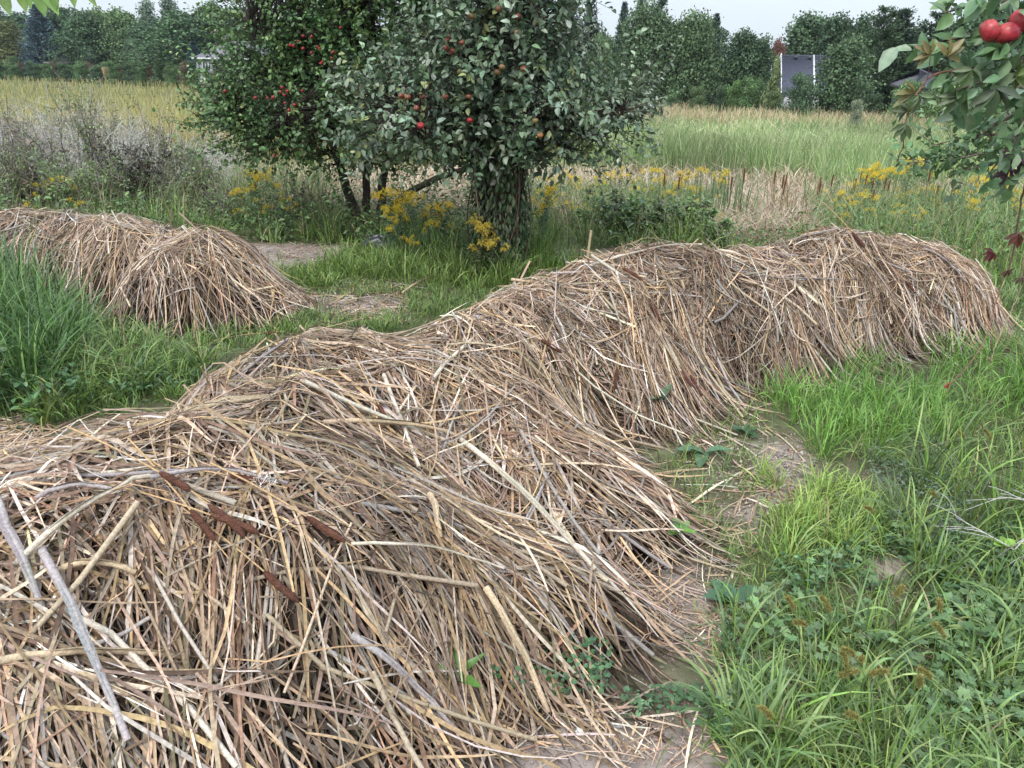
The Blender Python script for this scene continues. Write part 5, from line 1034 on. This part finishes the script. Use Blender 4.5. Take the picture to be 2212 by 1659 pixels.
# Virginia creeper
def palmate(g, p, L, d, col, n=5):
    d = unit(np.asarray(d, float)); s = unit(np.cross(d, [.1, .9, .3]))
    for k in range(n):
        a = (k-(n-1)/2)*.62; leaves(g, np.array([p]), np.array([d*math.cos(a)+s*math.sin(a)])+rng.normal(0, .1, (1, 3)), np.array([[0, -.8, .6]])+rng.normal(0, .25, (1, 3)), L*(1-.12*abs(a)), .36, var(col, 1, .12), 'lance')
def creeper(path, lv, r, label, stemcol=(.20, .10, .07)):
    c = np.array([pt(*q) for q in path]); o0 = c[0].copy(); x = np.linspace(0, len(c)-1, 30); Q = np.stack([np.interp(x, range(len(c)), c[:, k]) for k in range(3)], -1); Q[1:-1] = (Q[:-2]+2*Q[1:-1]+Q[2:])/4
    root = empty('creeper_vine', tuple(o0), label, 'vine'); g = Geo(); tubes(g, (Q-o0+rng.normal(0, .002, Q.shape))[None], np.linspace(r, r*.45, 30)[None], np.array([stemcol]), 6); g.build('stem', M_bark, root, True)
    for (u, v, Y, L, d, col) in lv:
        g = Geo(); p = pt(u, v, Y)-o0; palmate(g, p, L, d, col); q = (Q-o0)[np.argmin(((Q-o0-p)**2).sum(1))]; tubes(g, np.stack([q, (p+q)/2+[0, 0, .01], p])[None], np.full((1, 3), .0012), np.array([stemcol]), 4); g.build('leaf', M_leaf, root, True)
OLV = (.17, .15, .06); GRNL = (.09, .13, .06); PUR = (.075, .045, .055)
creeper([(2330, 110, 2.8), (2212, 140, 2.75), (2060, 150, 2.7), (2015, 160, 2.68), (1977, 201, 2.66), (1962, 240, 2.65), (1956, 275, 2.64), (1950, 315, 2.66), (1938, 350, 2.7)],
        [(2045, 122, 2.6, .07, (.3, 0, .5), OLV), (2010, 118, 2.62, .06, (-.7, 0, .3), OLV), (1975, 203, 2.62, .075, (-.8, 0, -.4), OLV), (1985, 205, 2.6, .06, (.2, 0, -1), GRNL), (1957, 268, 2.6, .06, (0, 0, -1), GRNL), (1960, 240, 2.6, .05, (-.9, 0, .1), GRNL), (2152, 192, 2.6, .105, (.1, 0, -1), (.07, .10, .055)), (2190, 165, 2.62, .08, (.7, 0, .1), (.14, .19, .05)), (2100, 150, 2.6, .07, (-.2, 0, -1), GRNL), (2075, 205, 2.65, .08, (-.3, 0, -1), GRNL)], .004, 'hanging creeper with five-fingered olive leaves trailing below the near apple bough')
creeper([(2225, 300, 3.0), (2215, 400, 3.2), (2202, 445, 3.3), (2190, 550, 3.35), (2158, 630, 3.35), (2142, 693, 3.3), (2127, 740, 3.25), (2083, 799, 3.2), (2046, 835, 3.2)],
        [(2195, 340, 2.9, .085, (-.4, 0, -1), PUR), (2180, 365, 2.9, .07, (-.2, 0, -1), PUR), (2145, 545, 3.3, .055, (-.6, 0, -.6), (.12, .03, .03)), (2200, 505, 3.3, .07, (.2, 0, -.9), (.14, .05, .035)), (2050, 833, 3.2, .025, (-1, 0, 0), (.4, .05, .04)), (2175, 585, 3.3, .04, (.5, 0, -.6), (.12, .06, .04))], .0045, 'tall reddish brown creeper stem with purple leaves at the right frame edge', (.22, .13, .10))
creeper([(2212, 560, 3.4), (2200, 640, 3.4), (2160, 720, 3.35), (2140, 780, 3.3)], [(2205, 600, 3.4, .045, (.4, 0, -.8), (.12, .09, .05))], .003, 'thin straw-coloured dead vine crossing beside the reddish creeper stem', (.32, .24, .17))
# overhanging leaves top left
ob = pt(120, -160, 2.2); root = empty('overhanging_branch', tuple(ob), 'leafy green branch tip hanging into the top left corner', 'branch')
g = Geo(); Q = np.array([pt(u, v, 2.2) for u, v in [(-120, -140), (0, -110), (60, -60), (150, -55), (230, -50)]])-ob; tubes(g, Q[None], np.linspace(.006, .002, 5)[None], np.array([[.12, .1, .07]]), 6); g.build('twig', M_bark, root, True)
for (u0, v0, u1, v1, wr) in [(-2, -55, 17, 30, .42), (30, -60, 56, 22, .4), (52, -60, 64, 16, .34), (72, -60, 94, 32, .42), (96, -55, 120, 29, .46), (110, -60, 118, 18, .4), (150, -55, 160, 13, .34), (170, -55, 204, 13, .28), (-30, -60, -18, 20, .4)]:
    a, b = pt(u0, v0, 2.2)-ob, pt(u1, v1, 2.16)-ob; g = Geo(); leaves(g, a[None], (b-a)[None], np.array([[.2, -1, .3]])+rng.normal(0, .2, (1, 3)), np.linalg.norm(b-a), wr, var((.14, .24, .05), 1, .15), 'lance'); g.build('leaf', M_leaf, root, True)

# ================================================================== HAZE
hz = Geo(); box(hz, -420, 420, -30, 420, -6, 40, (1, 1, 1)); hm = bpy.data.materials.new('haze'); hm.use_nodes = True; ht = hm.node_tree; ht.nodes.clear()
ho = ht.nodes.new('ShaderNodeOutputMaterial'); hv = ht.nodes.new('ShaderNodeVolumePrincipled'); hv.inputs['Color'].default_value = (.82, .90, 1, 1); hv.inputs['Density'].default_value = .00012; hv.inputs['Anisotropy'].default_value = 0.2
ht.links.new(hv.outputs[0], ho.inputs['Volume']); ho_ = hz.build('haze', hm); tag(ho_, kind='stuff')
